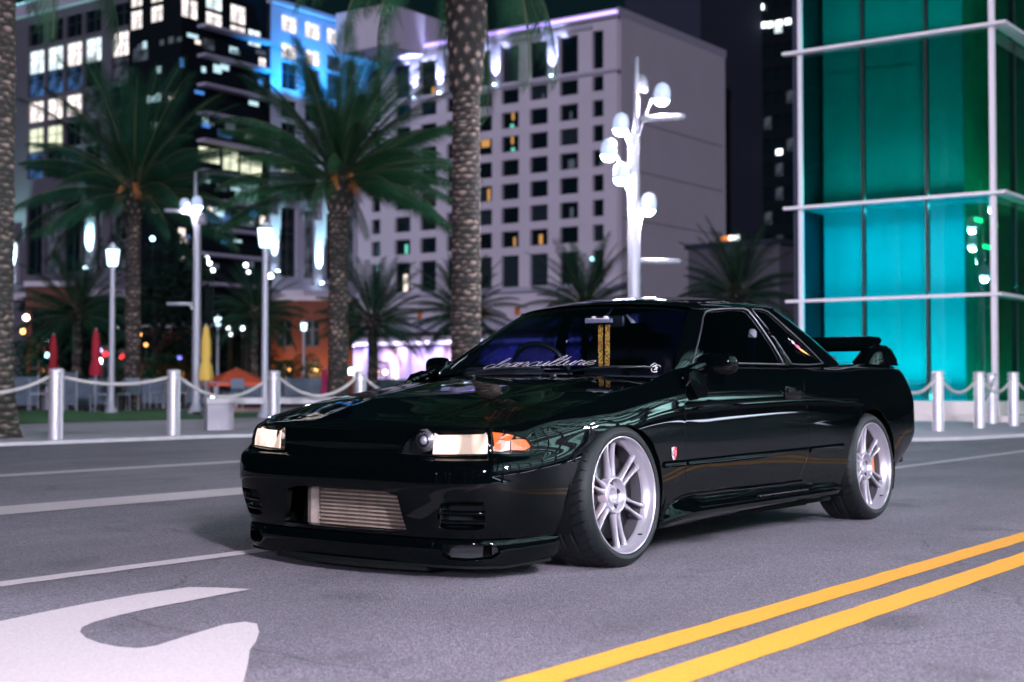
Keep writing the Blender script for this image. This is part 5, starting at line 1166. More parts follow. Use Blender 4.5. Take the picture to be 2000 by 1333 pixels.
GLOBE = ['cyan globe light left of the leftmost closed red umbrella', 'white globe light touching the left edge of the leftmost red umbrella', 'lavender globe light just right of the leftmost red umbrella', 'low cyan globe light below left of the leftmost red umbrella',
 'lavender globe light at the right edge of the second red umbrella', 'left one of the twin white lights under the red traffic light', 'right one of the twin white lights under the red traffic light', 'warm white light in the far left orange wall', 'orange light below the warm one at the far left',
 'white globe light just right of the left lantern post', 'fainter white globe light above the one beside the left lantern post', 'small blue globe light right of the dark palm trunk', 'small white light left of the tall left street lamp pole', 'upper white light right of the tall left street lamp pole',
 'middle white light of three right of the tall left lamp pole', 'lowest white light of three right of the tall left lamp pole', 'upper white light between the left street lamp and the tallest post', 'lower white light between the left street lamp and the tallest post', 'cyan lit window high up right of the dark palm trunk',
 'upper left light of the trio over the orange umbrella', 'upper right light of the trio over the orange umbrella', 'lowest light of the trio over the orange umbrella', 'white light touching the right side of the tallest lamp post', 'low white light at the left end of the concrete bench',
 'left half of the big white light pair above the third rope', 'cyan right half of the big light pair above the third rope', 'big lavender light at the left corner of the hotel entrance', 'smaller lavender light under the big one at the entrance corner', 'cyan light inside the hotel entrance', 'orange light right of the dark palm trunk', 'dim orange light below the orange one by the dark palm',
 'orange lamp at the foot of the entrance tree', 'pale orange lamp right of the entrance tree', 'cyan light in front of the lowest hotel window', 'red traffic light at the right closed red umbrella', 'red traffic light just left of the dark palm trunk', 'red traffic light right of the open orange umbrella', 'red traffic light in front of the low orange building']
for i, (px, py, d, r, c, s, k) in enumerate((
    (82, 665, 72, .16, cy, 9, 'w'), (90, 666, 72, .14, wc, 12, 'w'), (114, 672, 74, .16, lv, 9, 'w'), (92, 696, 70, .15, cy, 7, 'w'), (203, 687, 66, .17, lv, 10, 'w'), (196, 708, 64, .16, wc, 14, 'w'), (206, 709, 64, .16, wc, 14, 'w'),
    (51, 623, 60, .16, (1, .8, .6), 9, 'w'), (45, 650, 60, .14, og, 6, 'w'), (229, 640, 80, .15, wc, 7, 'w'), (239, 629, 82, .13, wc, 5, 'w'), (351, 700, 75, .15, (.2, .2, 1), 4, 'w'), (373, 603, 80, .14, wc, 4, 'w'),
    (403, 507, 76, .18, wc, 9, 'w'), (409, 516, 76, .16, wc, 7, 'w'), (416, 530, 76, .14, wc, 6, 'w'), (480, 520, 78, .16, wc, 7, 'w'), (485, 534, 78, .14, wc, 6, 'w'), (298, 468, 90, .18, cy, 8, 'w'), (446, 643, 80, .15, wc, 7, 'w'), (473, 643, 80, .16, wc, 8, 'w'), (451, 655, 80, .15, wc, 8, 'w'),
    (529, 542, 66, .17, wc, 12, 'w'), (418, 780, 41, .10, wc, 14, 'w'), (676, 728, 58, .17, wc, 14, 'w'), (685, 728, 58, .17, cy, 12, 'w'), (686, 677, 90, .25, lv, 14, 'w'), (681, 697, 92, .20, lv, 8, 'w'), (728, 703, 100, .22, cy, 5, 'w'), (272, 656, 70, .14, og, 5, 'w'), (285, 676, 70, .12, og, 3, 'w'), (735, 729, 100, .2, og, 9, 'w'), (752, 729, 100, .2, (1, .6, .3), 10, 'w'), (1157, 508, 88, .16, cy, 6, 'w'),
    (206, 694, 62, .15, rd, 6, 'r'), (239, 699, 70, .16, rd, 7, 'r'), (493, 681, 90, .18, rd, 5, 'r'), (545, 682, 88, .20, rd, 7, 'r'))):
    if k == 'w': far_light(px, py, d, r * .8, c, s, 'plaza_light', GLOBE[i], 'light', 'globe lights across the plaza')
    else: far_light(px, py, d, r * .8, c, s, 'traffic_light', GLOBE[i], 'traffic light', None)

# ================================================================== BUILDINGS
M['pane_dark'] = mat('dark_window', (.004, .010, .013), .12, spec=.3); M['pane_curt'] = mat('curtained_window', (.016, .026, .034), .3)
M['lit_w'] = lit_window('lit_office_window', (1.0, .90, .88), 1.9, .45, .30); M['lit_c'] = lit_window('cold_lit_window', (.80, .95, 1.0), 1.9, .4, .30); M['lit_y'] = lit_window('pale_green_lit_window', (.95, 1, .72), 1.15, .5, .5)
M['lit_o'] = lit_window('amber_lit_window', (1.0, .52, .2), .34, 1.5, .0); M['lit_g'] = lit_window('half_lit_window', (.35, .8, .7), .45, 1.5, .0); M['lit_b'] = lit_window('blue_lit_window', (.12, .35, .9), .35, .8, .0); M['lit_d'] = lit_window('faintly_lit_window', (.5, .6, .8), .12, .9, .0)
M['gap_o'] = emit('amber_lit_gap', (1, .50, .16), .55); M['gap_g'] = emit('teal_lit_gap', (.2, .95, .75), .75); M['gap_d'] = emit('dim_lit_gap', (.5, .6, .8), .12); M['gap_c'] = emit('cold_lit_gap', (.6, .9, 1.0), .9); M['gap_b'] = emit('blue_lit_gap', (.1, .35, 1.0), .7); M['gap_w'] = emit('warm_white_gap', (1, .85, .75), 1.3)
M['lit_spot'] = emit('room_light', (.9, .96, 1), 3.5)
M['led_purple'] = emit('purple_led_line', (.40, .28, 1.0), 3.5); M['led_white'] = emit('lavender_led_line', (.72, .62, 1.0), 3.0); M['led_cyan'] = emit('cyan_led_line', (.35, .85, 1.0), 1.6)
M['stucco'] = mat('beige_stucco', (.58, .53, .58), .85, vary=.05, scale=.15); M['stone'] = mat('grey_stone', (.095, .088, .11), .85, vary=.08, scale=.2); M['pale_stone'] = mat('pale_stone_band', (.40, .38, .46), .8)
M['blackwall'] = mat('dark_cladding', (.006, .010, .013), .9, spec=.05); M['grey_clad'] = mat('grey_cladding', (.035, .04, .06), .9, spec=.05); M['mull'] = mat('window_mullion', (.05, .06, .07), .5)

def on_x(px, py, X): d = at(px, py, 1) - Vector((0, 0, CAM_H)); t = X / d.x; return (t * d.y, CAM_H + t * d.z)
def on_y(px, py, Y): d = at(px, py, 1) - Vector((0, 0, CAM_H)); t = Y / d.y; return (t * d.x, CAM_H + t * d.z)

_pm = {}
def facade(root, O, D, Nn, W_, Z0, Z1, ops, wall, rec=.35, mull=True, name='wall', wname='window'):
    """a wall with real openings: O start point, D along, Nn outward; ops (a0,a1,z0,z1,material)"""
    O = Vector(O); D = Vector(D); Nn = Vector(Nn); base = root.location
    A = sorted({0, W_} | {round(v, 3) for o in ops for v in o[:2]}); Z = sorted({Z0, Z1} | {round(v, 3) for o in ops for v in o[2:4]})
    vs = []; fs = []; 
    def pt(a, z, d=0): return O + D * a + Nn * (-d) + Vector((0, 0, z)) - base
    flip = D.cross(Vector((0, 0, 1))).dot(Nn) < 0
    def quad(p):
        b = len(vs); vs.extend(p); fs.append((b, b + 1, b + 2, b + 3) if not flip else (b + 3, b + 2, b + 1, b))
    for j in range(len(Z) - 1):
        run = None
        for i in range(len(A)):
            solid = i < len(A) - 1 and not any(o[0] - 1e-3 <= A[i] and A[i + 1] <= o[1] + 1e-3 and o[2] - 1e-3 <= Z[j] and Z[j + 1] <= o[3] + 1e-3 for o in ops)
            if solid and run is None: run = A[i]
            if not solid and run is not None: quad([pt(run, Z[j]), pt(A[i], Z[j]), pt(A[i], Z[j + 1]), pt(run, Z[j + 1])]); run = None
    for a0, a1, z0, z1, _ in ops:
        quad([pt(a0, z0), pt(a0, z0, rec), pt(a0, z1, rec), pt(a0, z1)][::-1]); quad([pt(a1, z0), pt(a1, z0, rec), pt(a1, z1, rec), pt(a1, z1)]); quad([pt(a0, z0), pt(a1, z0), pt(a1, z0, rec), pt(a0, z0, rec)]); quad([pt(a0, z1), pt(a1, z1), pt(a1, z1, rec), pt(a0, z1, rec)][::-1])
    w = link(name, mesh(name, vs, fs, wall), root)
    ang = math.atan2(D.y, D.x)
    for a0, a1, z0, z1, mk in ops:
        w_, h_ = round(a1 - a0, 2), round(z1 - z0, 2); key = (w_, h_, mk, mull, wname)
        if key not in _pm:
            mb = MB(); mb.add([(0, 0, 0), (w_, 0, 0), (w_, 0, h_), (0, 0, h_)], [(0, 1, 2, 3)], 0)
            if mull:
                s_ = -1; t_ = .05
                mb.box((w_ / 2 - t_, -.06, 0), (w_ / 2 + t_, .06, h_), 1); mb.box((0, -.05, h_ * .62), (w_, .05, h_ * .62 + .07), 1); mb.box((0, -.05, 0), (w_, .05, .07), 1); mb.box((0, -.05, h_ - .07), (w_, .05, h_), 1)
            _pm[key] = mesh(wname, mb.v, mb.f, [M[mk], M['mull']], False, mb.mi)
        link(wname, _pm[key], root, pt(a0, z0, rec - .02), (0, 0, ang))
    return w
def slab(root, a, b, m, name, parent=None):
    base = root.location; mb = MB(); mb.box((a[0] - base.x, a[1] - base.y, a[2] - base.z), (b[0] - base.x, b[1] - base.y, b[2] - base.z)); return link(name, mesh(name, mb.v, mb.f, m), parent or root)
def wash(root, loc, target, e, col, size=60, name='uplight'):
    l = bpy.data.lights.new(name, 'SPOT'); l.energy = e; l.color = col; l.spot_size = math.radians(size); l.spot_blend = .7; l.shadow_soft_size = .1
    o = bpy.data.objects.new(name, l); COL.objects.link(o); o.parent = root; o.location = Vector(loc) - root.location; o.rotation_euler = (Vector(target) - Vector(loc)).to_track_quat('-Z', 'Y').to_euler()
    return o

# ---- beige hotel
hr = empty('hotel_building', (141, 86.77, 0), 0, 'beige hotel tower with a grid of dark windows and purple lit roofline', 'building')
HX, HY0, HY1 = 141.0, 86.77, 127.44
cols = []
for i, y in enumerate([124.19, 119.6, 115.31, 110.97, 106.43, 102.33, 98.04, 93.65, 89.54]): w = .78 if i in (0, 8) else 1.34; cols.append((y - w, y + w))
rows = [(37.9, 42.5), (35.28, 37.06)] + [(35.28 - 2.955 * k + (-1.09 + .0), 35.28 - 2.955 * k - 1.09 + 1.87) for k in range(1, 7)]
rows = [(37.9, 42.4), (35.25, 37.05)] + [(35.15 - 2.94 * k, 37.12 - 2.94 * k) for k in range(1, 7)] + [(12.6, 16.5)]
lit = {(5, 2): 'lit_g', (5, 3): 'lit_g', (6, 1): 'pane_curt', (4, 3): 'lit_o', (4, 5): 'lit_o', (1, 7): 'lit_g', (5, 7): 'lit_g', (1, 8): 'lit_w', (7, 6): 'lit_d', (7, 3): 'lit_d', (6, 7): 'lit_o', (2, 0): 'lit_o', (7, 4): 'lit_d'}
R_ = random.Random(4); ops = []
for ci, (a, b) in enumerate(cols):
    for ri, (z0, z1) in enumerate(rows): ops.append((HY1 - b, HY1 - a, z0, z1, R_.choice(['pane_dark', 'pane_dark', 'pane_dark', 'pane_curt'])))
facade(hr, (HX, HY1, 0), (0, -1, 0), (-1, 0, 0), HY1 - HY0, 9, 44.7, ops, M['stucco'], .5, mull=False)
for ci, ri, w_, h_, mk in ((2, 0, .5, .9, 'gap_o'), (5, 2, .35, 1.3, 'gap_o'), (5, 3, .35, 1.3, 'gap_o'), (5, 2, .5, .4, 'gap_g'), (5, 3, .5, .4, 'gap_g'), (4, 3, 1.3, 1.6, 'gap_o'), (4, 5, .4, 1.5, 'gap_o'), (5, 7, .3, 1.1, 'gap_o'), (6, 7, .5, 1.2, 'gap_o'), (7, 6, .5, 1.2, 'gap_d'), (1, 7, .45, 1.2, 'gap_g'), (7, 2, .3, 1.0, 'gap_d'), (1, 8, .7, 2.2, 'gap_w'), (7, 4, .9, 1.1, 'gap_d'), (6, 1, .25, .6, 'gap_d'), (8, 4, .5, .5, 'gap_d')):
    a_, b_ = cols[ci]; z0, z1 = rows[ri]; mb = MB(); mb.box((0, -w_ / 2, 0), (.04, w_ / 2, h_)); mb.build('lit_curtain_gap', M[mk], hr, loc=Vector((HX + .42, a_ + (b_ - a_) * R_.uniform(.3, .5), z0 + .15 + .9 * (mk == 'gap_o' and ri in (2, 3)))) - hr.location)
so = []
mb = MB(); slab(hr, (HX + .6, HY0, 0), (HX + 27, HY1, 44.6), M['stucco'], 'side_wall'); slab(hr, (HX, HY0 - .05, 43.9), (HX + 27.3, HY0 - .0, 44.9), M['pale_stone'], 'parapet')
slab(hr, (HX - .5, HY0 - .3, 43.6), (HX + .1, HY1 + .3, 44.0), M['pale_stone'], 'cornice'); slab(hr, (HX - .35, HY0 - .3, 37.25), (HX - .002, HY1, 37.6), M['pale_stone'], 'cornice'); slab(hr, (HX - .30, HY0 + 3.4, 42.75), (HX - .002, HY1 - 5.5, 43.2), M['pale_stone'], 'cornice')
slab(hr, (HX - .55, HY0, 44.05), (HX + .05, HY1, 44.3), M['led_purple'], 'led_line')
for z in (31.9, 26.0, 20.15): slab(hr, (HX + 1, HY0 - .04, z), (HX + 26, HY0, z + .08), M['mull'], 'wall_joint')
for i in (1, 2, 4, 6): # uplit pilasters of the top floor
    y = (cols[i][0] + cols[i + 1][1]) / 2 if i < 8 else 0
    slab(hr, (HX - .22, y - .75, 37.62), (HX - .002, y + .75, 42.7), M['pale_stone'], 'pilaster')
    mb = MB(); mb.lathe([(0, 0), (.12, 0), (.16, .1), (0, .14)], 12); mb.build('uplight_fitting', M['lamp_hot'], hr, loc=Vector((HX - .55, y, 37.75)) - hr.location)
    wash(hr, (HX - .9, y, 38.1), (HX - .1, y, 42.4), 9000, (.50, .58, 1.0), 55)
slab(hr, (133.5, 115.57, 43.0), (150, 124.5, 48.2), M['stucco'], 'plant_room')
slab(hr, (171, 92, 0), (190, 104, 58), M['grey_clad'], 'rear_tower')
# podium with lit entrance
PX = 136.5
slab(hr, (PX + 1.5, 84, 0), (HX + .3, 131.5, 7.2), M['stucco'], 'podium_wall'); slab(hr, (PX - .8, 83, 7.2), (HX + .1, 132.3, 8.4), M['pale_stone'], 'podium_band'); slab(hr, (PX + .6, 84, 8.41), (HX + .05, 131, 11.6), M['stucco'], 'podium_upper_wall'); slab(hr, (PX, 83.6, 11.6), (HX + .08, 131.4, 12.2), M['pale_stone'], 'podium_cornice')
for k in range(9): slab(hr, (PX + .45, 88.0 + k * 5.0, 8.9), (PX + .58, 88.7 + k * 5.0, 9.9), M['caliper'], 'wall_lantern')
slab(hr, (PX - 2.6, 84, 5.5), (PX + 1.4, 131.8, 6.0), M['pale_stone'], 'canopy'); slab(hr, (PX - 2.72, 84, 5.55), (PX - 2.61, 131.8, 5.95), M['led_white'], 'led_line')
for k in range(8): slab(hr, (PX + .6, 86.5 + k * 5.8, .05), (PX + 1.4, 87.9 + k * 5.8, 5.5), M['pale_stone'], 'column')
for k in range(8):
    l = bpy.data.lights.new('canopy_light', 'AREA'); l.shape = 'RECTANGLE'; l.size = 2.0; l.size_y = 5; l.energy = 620 if k > 1 else 400; l.color = (.95, .62, .85) if k % 2 else (.42, .36, 1.0)
    o = bpy.data.objects.new('canopy_light', l); COL.objects.link(o); o.parent = hr; o.location = Vector((PX - .6, 89.5 + k * 5.6, 5.4)) - hr.location
for k in range(5):
    mb = MB(); mb.box((0, 0, 0), (.06, 3.0, 2.6)); mb.build('shop_window', M['lit_w'], hr, loc=Vector((PX + 1.42, 91.8 + k * 8.0, .6)) - hr.location)

# ---- dark tower on the right
dr = empty('dark_tower', (190, 70, 0), 0, 'black glass tower with scattered bright windows behind the hotel and the glass building', 'building')
ops = []; R_ = random.Random(9); DY1 = 112
ncol = 20; cw = (DY1 - 76) / ncol
litd = {}
for ri in range(22):
    z0 = 10 + ri * 3.5
    for c in range(ncol):
        y = DY1 - (c + .5) * cw; px_ok = True
        if 94.0 < y < 96.9: continue
        mk = 'pane_dark'; v = R_.random()
        if ri in (16,) and y < 93: mk = 'lit_c'
        elif ri == 17 and y < 93 and v < .6: mk = 'lit_c'
        elif ri in (12,) and v < .45: mk = 'lit_c'
        elif ri in (17, 16, 12) and y > 97 and v < .6: mk = 'lit_c'
        elif ri in (6, 7, 8) and y > 97.4 and v < .6: mk = 'lit_c' if v < .3 else 'lit_b'
        elif v < .13: mk = 'lit_d'
        elif v < .20: mk = 'lit_c'
        ops.append((c * cw + .25, (c + 1) * cw - .25, z0, z0 + 1.9, mk))
facade(dr, (190, DY1, 0), (0, -1, 0), (-1, 0, 0), 36, 0, 92, ops, M['blackwall'], .3, mull=False)
slab(dr, (189.0, 94.2, 20), (190.2, 96.6, 92), M['grey_clad'], 'service_shaft'); slab(dr, (190.5, 75.9, 0), (215, DY1 + .1, 91.9), M['blackwall'], 'rear_wall')
for (px, py) in ((1430, 18), (1425, 62), (1432, 62), (1409, 309), (1521, 297), (1405, 352), (1422, 350), (1427, 400), (1478, 66), (1490, 49), (1503, 48), (1521, 45), (1538, 42), (1485, 14), (1482, 152)):
    y, z = on_x(px, py, 189.7); mb = MB(); mb.box((-.05, -.45, -.4), (.05, .45, .4)); link('bright_room_light', mesh('bright_room_light', mb.v, mb.f, M['lit_spot']), dr, (189.85 - 190, y - 70, z))
# annex lower building
an = empty('annex_building', (120, 60, 0), 0, 'low plain grey building with a lit roof lamp behind the dark palm', 'building')
slab(an, (120, 56.5, 0), (140, 66.0, 13.6), M['stone'], 'wall'); slab(an, (119.8, 56.3, 13.6), (140.1, 66.3, 14.1), M['grey_clad'], 'parapet')
for (px, w, m_) in ((1433, .5, M['lit_spot']), (1421, .7, emit('orange_roof_lamp', (1, .3, .08), 1.2))):
    y, z = on_x(px, 459, 119.5); mb = MB(); mb.box((-.1, -w, -.22), (.1, w, .22)); mb.build('roof_lamp', m_, an, loc=Vector((119.6, y, 14.4)) - an.location)

# ---- office complex on the left
lr_ = empty('office_building', (115.57, 130.45, 0), 0, 'stone office block with lit top floors, dark glass corner and blue lit wing', 'building')
X1 = 115.57; Y1 = 130.45
def yx(px): return on_x(px, 300, X1)[0]
def zx(py, px=110): return on_x(px, py, X1)[1]
def xy_(px): return on_y(px, 300, Y1)[0]
def zy(py, px=600): return on_y(px, py, Y1)[1]
ya = 171.0
ops = []
cx_ = [(53, 84), (89, 121), (126, 158), (163, 196), (216, 255)]
rw = [((40, 76), ['pane_dark'] * 5), ((92, 132), ['lit_c', 'lit_c', 'lit_w', 'lit_c', 'lit_w']), ((139, 178), ['lit_b', 'lit_b', 'lit_b', 'pane_dark', 'lit_d']), ((193, 228), ['lit_w', 'lit_w', 'lit_w', 'lit_d', 'pane_dark']), ((246, 286), ['lit_y', 'lit_y', 'pane_dark', 'lit_d', 'pane_dark']), ((296, 340), ['lit_b', 'pane_dark', 'lit_b', 'pane_dark', 'pane_dark']), ((395, 530), ['pane_dark', 'lit_d', 'pane_dark', 'pane_dark', 'lit_d'])]
for (p0, p1), ks in rw:
    for (c0, c1), k in zip(cx_, ks): ops.append((ya - yx(c0), ya - yx(c1), zx(p1 + 4), zx(p0 - 3), k))
ops += [(ya - yx(c0), ya - yx(c1), .5, 10.5, 'pane_dark') for c0, c1 in cx_]
facade(lr_, (X1, ya, 0), (0, -1, 0), (-1, 0, 0), ya - yx(258), 0, 51.0, ops, M['stone'], .45)
slab(lr_, (X1 - .9, yx(205), 50.0), (X1 + .3, ya + .4, 51.6), M['pale_stone'], 'cornice'); slab(lr_, (X1 - 1.0, yx(150), 51.62), (X1 - .8, ya, 51.75), M['led_cyan'], 'led_line')
slab(lr_, (X1 + .6, Y1 + .8, 0), (X1 + 30, ya, 50.5), M['stone'], 'core_wall')
# corner bay, dark glass with balcony slabs
cb0 = yx(262)
opsb = [(cb0 - yx(a), cb0 - yx(b), zx(p1, 300), zx(p0, 300), k) for a, b, p0, p1, k in ((264, 288, -60, 12, 'lit_w'), (264, 288, 18, 56, 'lit_w'), (303, 328, -60, 12, 'lit_w'), (303, 328, 18, 50, 'lit_w'), (222 + 45, 300, 90, 120, 'lit_d'), (330, 350, 190, 220, 'lit_d'))]
facade(lr_, (X1 - 1.0, cb0, 0), (0, -1, 0), (-1, 0, 0), cb0 - Y1, 0, 62, opsb, M['blackwall'], .3)
opsc = []
x0c = X1 - 1.0
for a, b, p0, p1, k in ((353, 386, -60, 14, 'lit_c'), (353, 386, 20, 57, 'lit_w'), (401, 434, -60, 28, 'lit_c'), (401, 434, 33, 63, 'lit_w'), (449, 480, 5, 42, 'lit_w'), (449, 480, 46, 71, 'lit_w'), (484, 510, 45, 78, 'lit_c'), (395, 420, 86, 108, 'lit_d'), (505, 521, 96, 126, 'lit_w'), (388, 432, 295, 325, 'lit_y'), (436, 468, 292, 334, 'lit_y'), (470, 514, 300, 340, 'lit_y'), (425, 455, 255, 272, 'lit_b'), (470, 505, 248, 268, 'lit_d'), (460, 508, 350, 392, 'lit_g'), (400, 455, 405, 440, 'lit_b'), (465, 505, 405, 440, 'lit_d')):
    opsc.append((xy_(a) - x0c, xy_(b) - x0c, zy(p1, 450), zy(p0, 450), k))
facade(lr_, (x0c, Y1, 0), (1, 0, 0), (0, -1, 0), xy_(521) - x0c, 0, 62, opsc, M['blackwall'], .3, name='corner_wall')
rb_ = random.Random(31)
for k in range(46):
    px_ = rb_.uniform(352, 512); row_ = rb_.choice((98, 150, 205, 258, 365, 372, 420, 425, 475, 480, 528)); x_ = xy_(px_); z_ = zy(row_ + rb_.uniform(-10, 8), 450); mb = MB(); mb.box((-rb_.uniform(.2, 1.0), 0, 0), (rb_.uniform(.2, .9), .04, rb_.uniform(.3, 1.1))); mb.build('lit_desk_window', M[rb_.choice(['gap_d', 'gap_d', 'gap_w', 'gap_c', 'gap_b'])], lr_, loc=Vector((x_, Y1 - .06, z_)) - lr_.location)
for k in range(16):
    y_ = rb_.uniform(Y1 + 1, Y1 + 11); z_ = zx(rb_.choice((98, 150, 205, 258, 365, 420)), 300); mb = MB(); mb.box((0, -rb_.uniform(.2, .8), 0), (.04, rb_.uniform(.2, .8), rb_.uniform(.3, 1.0))); mb.build('lit_desk_window', M[rb_.choice(['gap_d', 'gap_w', 'gap_c'])], lr_, loc=Vector((X1 - 1.06, y_, z_)) - lr_.location)
for py in (66, 122, 178, 232, 284, 342, 396, 450, 500, 556): 
    z = zy(py, 450); slab(lr_, (xy_(384), Y1 - 1.5, z - .35), (xy_(519), Y1 - .003, z), M['pale_stone'], 'balcony_slab')
opsd = []
for (p0, p1, ks) in (((44, 76, ['lit_w', 'lit_w', 'lit_w', 'lit_w'])), ((98, 128, ['lit_w', 'lit_w', 'lit_d', 'pane_dark'])), ((134, 186, ['pane_dark', 'lit_d', 'lit_b', 'pane_dark'])), ((206, 240, ['pane_dark'] * 4)), ((250, 300, ['pane_dark', 'lit_d', 'pane_dark', 'pane_dark'])), ((325, 348, ['lit_y', 'lit_y', 'lit_y', 'pane_dark'])), ((356, 394, ['lit_g', 'lit_d', 'lit_g', 'pane_dark'])), ((412, 545, ['pane_dark', 'lit_d', 'pane_dark', 'lit_d']))):
    for (c0, c1), k in zip(((543, 574), (589, 619), (632, 662), (673, 689)), ks): opsd.append((xy_(c0) - xy_(521) - .02, xy_(c1) - xy_(521), zy(p1), zy(p0), k))
opsd += [(xy_(c0) - xy_(521) - .02, xy_(c1) - xy_(521), .5, 10.5, 'pane_dark') for c0, c1 in ((543, 574), (589, 619), (632, 662), (673, 689))]
facade(lr_, (xy_(521), Y1 - .6, 0), (1, 0, 0), (0, -1, 0), xy_(697) - xy_(521), 0, zy(32), opsd, M['pale_stone'], .4, name='wing_wall')
slab(lr_, (xy_(519), Y1 - 1.2, zy(30)), (xy_(699), Y1 + .2, zy(22)), M['pale_stone'], 'cornice')
for k in range(5): wash(lr_, (xy_(530 + 38 * k), Y1 - 4.2, zy(225)), (xy_(535 + 38 * k), Y1 - .6, zy(80)), 7500, (.01, .36, 1.0), 95, 'blue_floodlight')
for px, y_, z0, z1, sc_ in ((613, Y1 - 1.0, zy(556), zy(430), 1), (526, Y1 - 1.0, zy(540), zy(430), .6)):
    x = xy_(px); slab(lr_, (x - .7, Y1 - 1.0, z0), (x + .7, Y1 - .61, z1), M['pale_stone'], 'pilaster'); mb = MB(); mb.lathe([(0, 0), (.2, 0), (.25, .15), (0, .2)], 12); mb.build('uplight_fitting', M['lamp_hot'], lr_, loc=Vector((x, Y1 - 1.6, z0 + .1)) - lr_.location); wash(lr_, (x, Y1 - 1.75, z0 + .6), (x, Y1 - 1.0, z0 + 6), 26000 * sc_, (.45, .9, 1), 38)
for px, z0, z1 in ((183, zx(532), zx(400)), (33, zx(548), zx(470))):
    y = yx(px); slab(lr_, (X1 - .55, y - .9, z0), (X1 - .01, y + .9, z1), M['pale_stone'], 'pilaster'); mb = MB(); mb.lathe([(0, 0), (.2, 0), (.25, .15), (0, .2)], 12); mb.build('uplight_fitting', M['lamp_hot'], lr_, loc=Vector((X1 - 1.1, y, z0 + .1)) - lr_.location); wash(lr_, (X1 - 1.4, y, z0 + .6), (X1 - .5, y, z0 + 6.5), 34000, (.5, 1, .95), 38)
slab(lr_, (X1 - 5, yx(258), 11.5), (X1 - .01, yx(60), 12.4), M['stucco'], 'podium_band'); slab(lr_, (xy_(545), Y1 - 4.5, 11.8), (xy_(640), Y1 - .62, 12.6), M['stucco'], 'podium_band')

# ---- low orange buildings
M['orange_wall'] = mat('orange_stucco', (.12, .036, .022), .85, vary=.12, scale=.6)
def low_building(px0, px1, ptop, d, lb, tophalf):
    a, b = at(px0, 750, d), at(px1, 750, d); D = (b - a); D.z = 0; W_ = D.length; D.normalize(); Nn = Vector((-FW.x, -FW.y, 0)).normalized(); H = CAM_H + (750 - ptop) * d / FPX
    t = empty('low_building', (a.x, a.y, 0), 0, lb, 'building'); n = max(2, int(W_ / 1.5)); ops = []
    for k in range(n):
        w = W_ / n
        ops.append((k * w + w * .25, k * w + w * .75, H * .52, H * .80, 'pane_dark')); ops.append((k * w + w * .2, k * w + w * .8, .3, H * .38, 'lit_o' if k % 3 == 1 else 'pane_dark'))
    facade(t, (a.x, a.y, 0), D, Nn, W_, 0, H, ops, M['orange_wall'], .25)
    mb = MB(); q = [Vector((0, 0, H)), D * W_ + Vector((0, 0, H))]; mb.add([q[0] + Nn * .3, q[1] + Nn * .3, q[1] - Nn * 3, q[0] - Nn * 3, q[0] + Nn * .3 + Vector((0, 0, .3)), q[1] + Nn * .3 + Vector((0, 0, .3)), q[1] - Nn * 3 + Vector((0, 0, .3)), q[0] - Nn * 3 + Vector((0, 0, .3))], [(0, 1, 5, 4), (3, 2, 1, 0), (4, 5, 6, 7), (1, 2, 6, 5), (0, 4, 7, 3)]); mb.build('roof', M['stucco'], t)
    for k in range(3): street_light_source(t, tuple(D * W_ * (k + .5) / 3 + Nn * 1.2 + Vector((0, 0, 1.6))), tophalf * .22, (1, .42, .12), .1, name='wall_light')
low_building(48, 150, 560, 84, 'low orange wall with dark windows at the far left', 90)
low_building(528, 690, 588, 86, 'low orange building between the tallest lamp post and the wind blown palm', 420)
low_building(270, 420, 640, 100, 'low dim orange building behind the shrubs', 25)

# ---- glass building
GX, GY0, GY1 = 27.39, 8.44, 12.38
gb = empty('glass_building', (GX, GY0, 0), 0, 'turquoise and green glass corner building with white frames and a white plinth', 'building')
M['gframe'] = mat('white_frame', (.70, .66, .70), .45); M['plinth'] = mat('cream_plinth', (.72, .66, .62), .6, vary=.04, scale=2)
M['gpane'] = glass('turquoise_glass', (.07, .81, .82), 1.6); M['gpane2'] = glass('green_glass', (.10, .66, .58), 1.6); M['gback_c'] = mat('turquoise_screen', (.02, .54, .60), .9, vary=.05, scale=.8); M['gback_g'] = mat('green_screen', (.01, .30, .36), .9, vary=.12, scale=.7); M['gback_s'] = mat('side_green_screen', (.03, .30, .20), .9, vary=.3, scale=.6)
LV = [.42, 2.47, 4.40, 7.63, 11.0]
slab(gb, (GX - .10, GY0 - .1, .04), (GX + .3, GY1 + .1, .42), M['plinth'], 'plinth'); slab(gb, (GX + .31, GY0 - .1, .04), (GX + 22, GY0 + .3, .42), M['plinth'], 'plinth'); slab(gb, (GX - .55, GY0 - .5, .04), (GX + 22, GY1 + .6, .16), M['plinth'], 'step')
ypos = [12.38, 11.05, 9.74, 8.45]
for j in range(4):
    for k in range(3):
        slab(gb, (GX - .012, ypos[k + 1] + .035, LV[j] + .03), (GX, ypos[k] - .035, LV[j + 1] - .03), M['gpane'] if j < 2 else M['gpane2'], 'glass_pane')
        if k < 2: slab(gb, (GX - .02, ypos[k + 1] - .028, LV[j] + .03), (GX + .1, ypos[k + 1] + .028, LV[j + 1] - .03), M['plastic'], 'mullion')
    for k in range(8): slab(gb, (GX + .10 + k * 1.35, GY0 - .012, LV[j] + .03), (GX + 1.38 + k * 1.35, GY0, LV[j + 1] - .03), M['gpane2'], 'glass_pane')
    for k in range(1, 8): slab(gb, (GX + .055 + k * 1.35, GY0 - .02, LV[j] + .03), (GX + .085 + k * 1.35, GY0 + .1, LV[j + 1] - .03), M['plastic'], 'mullion')
slab(gb, (GX - .05, GY0 - .05, .42), (GX + .05, GY0 + .05, 11.4), M['gframe'], 'corner_post'); slab(gb, (GX - .05, GY1 - .02, .42), (GX + .05, GY1 + .06, 11.4), M['gframe'], 'corner_post')
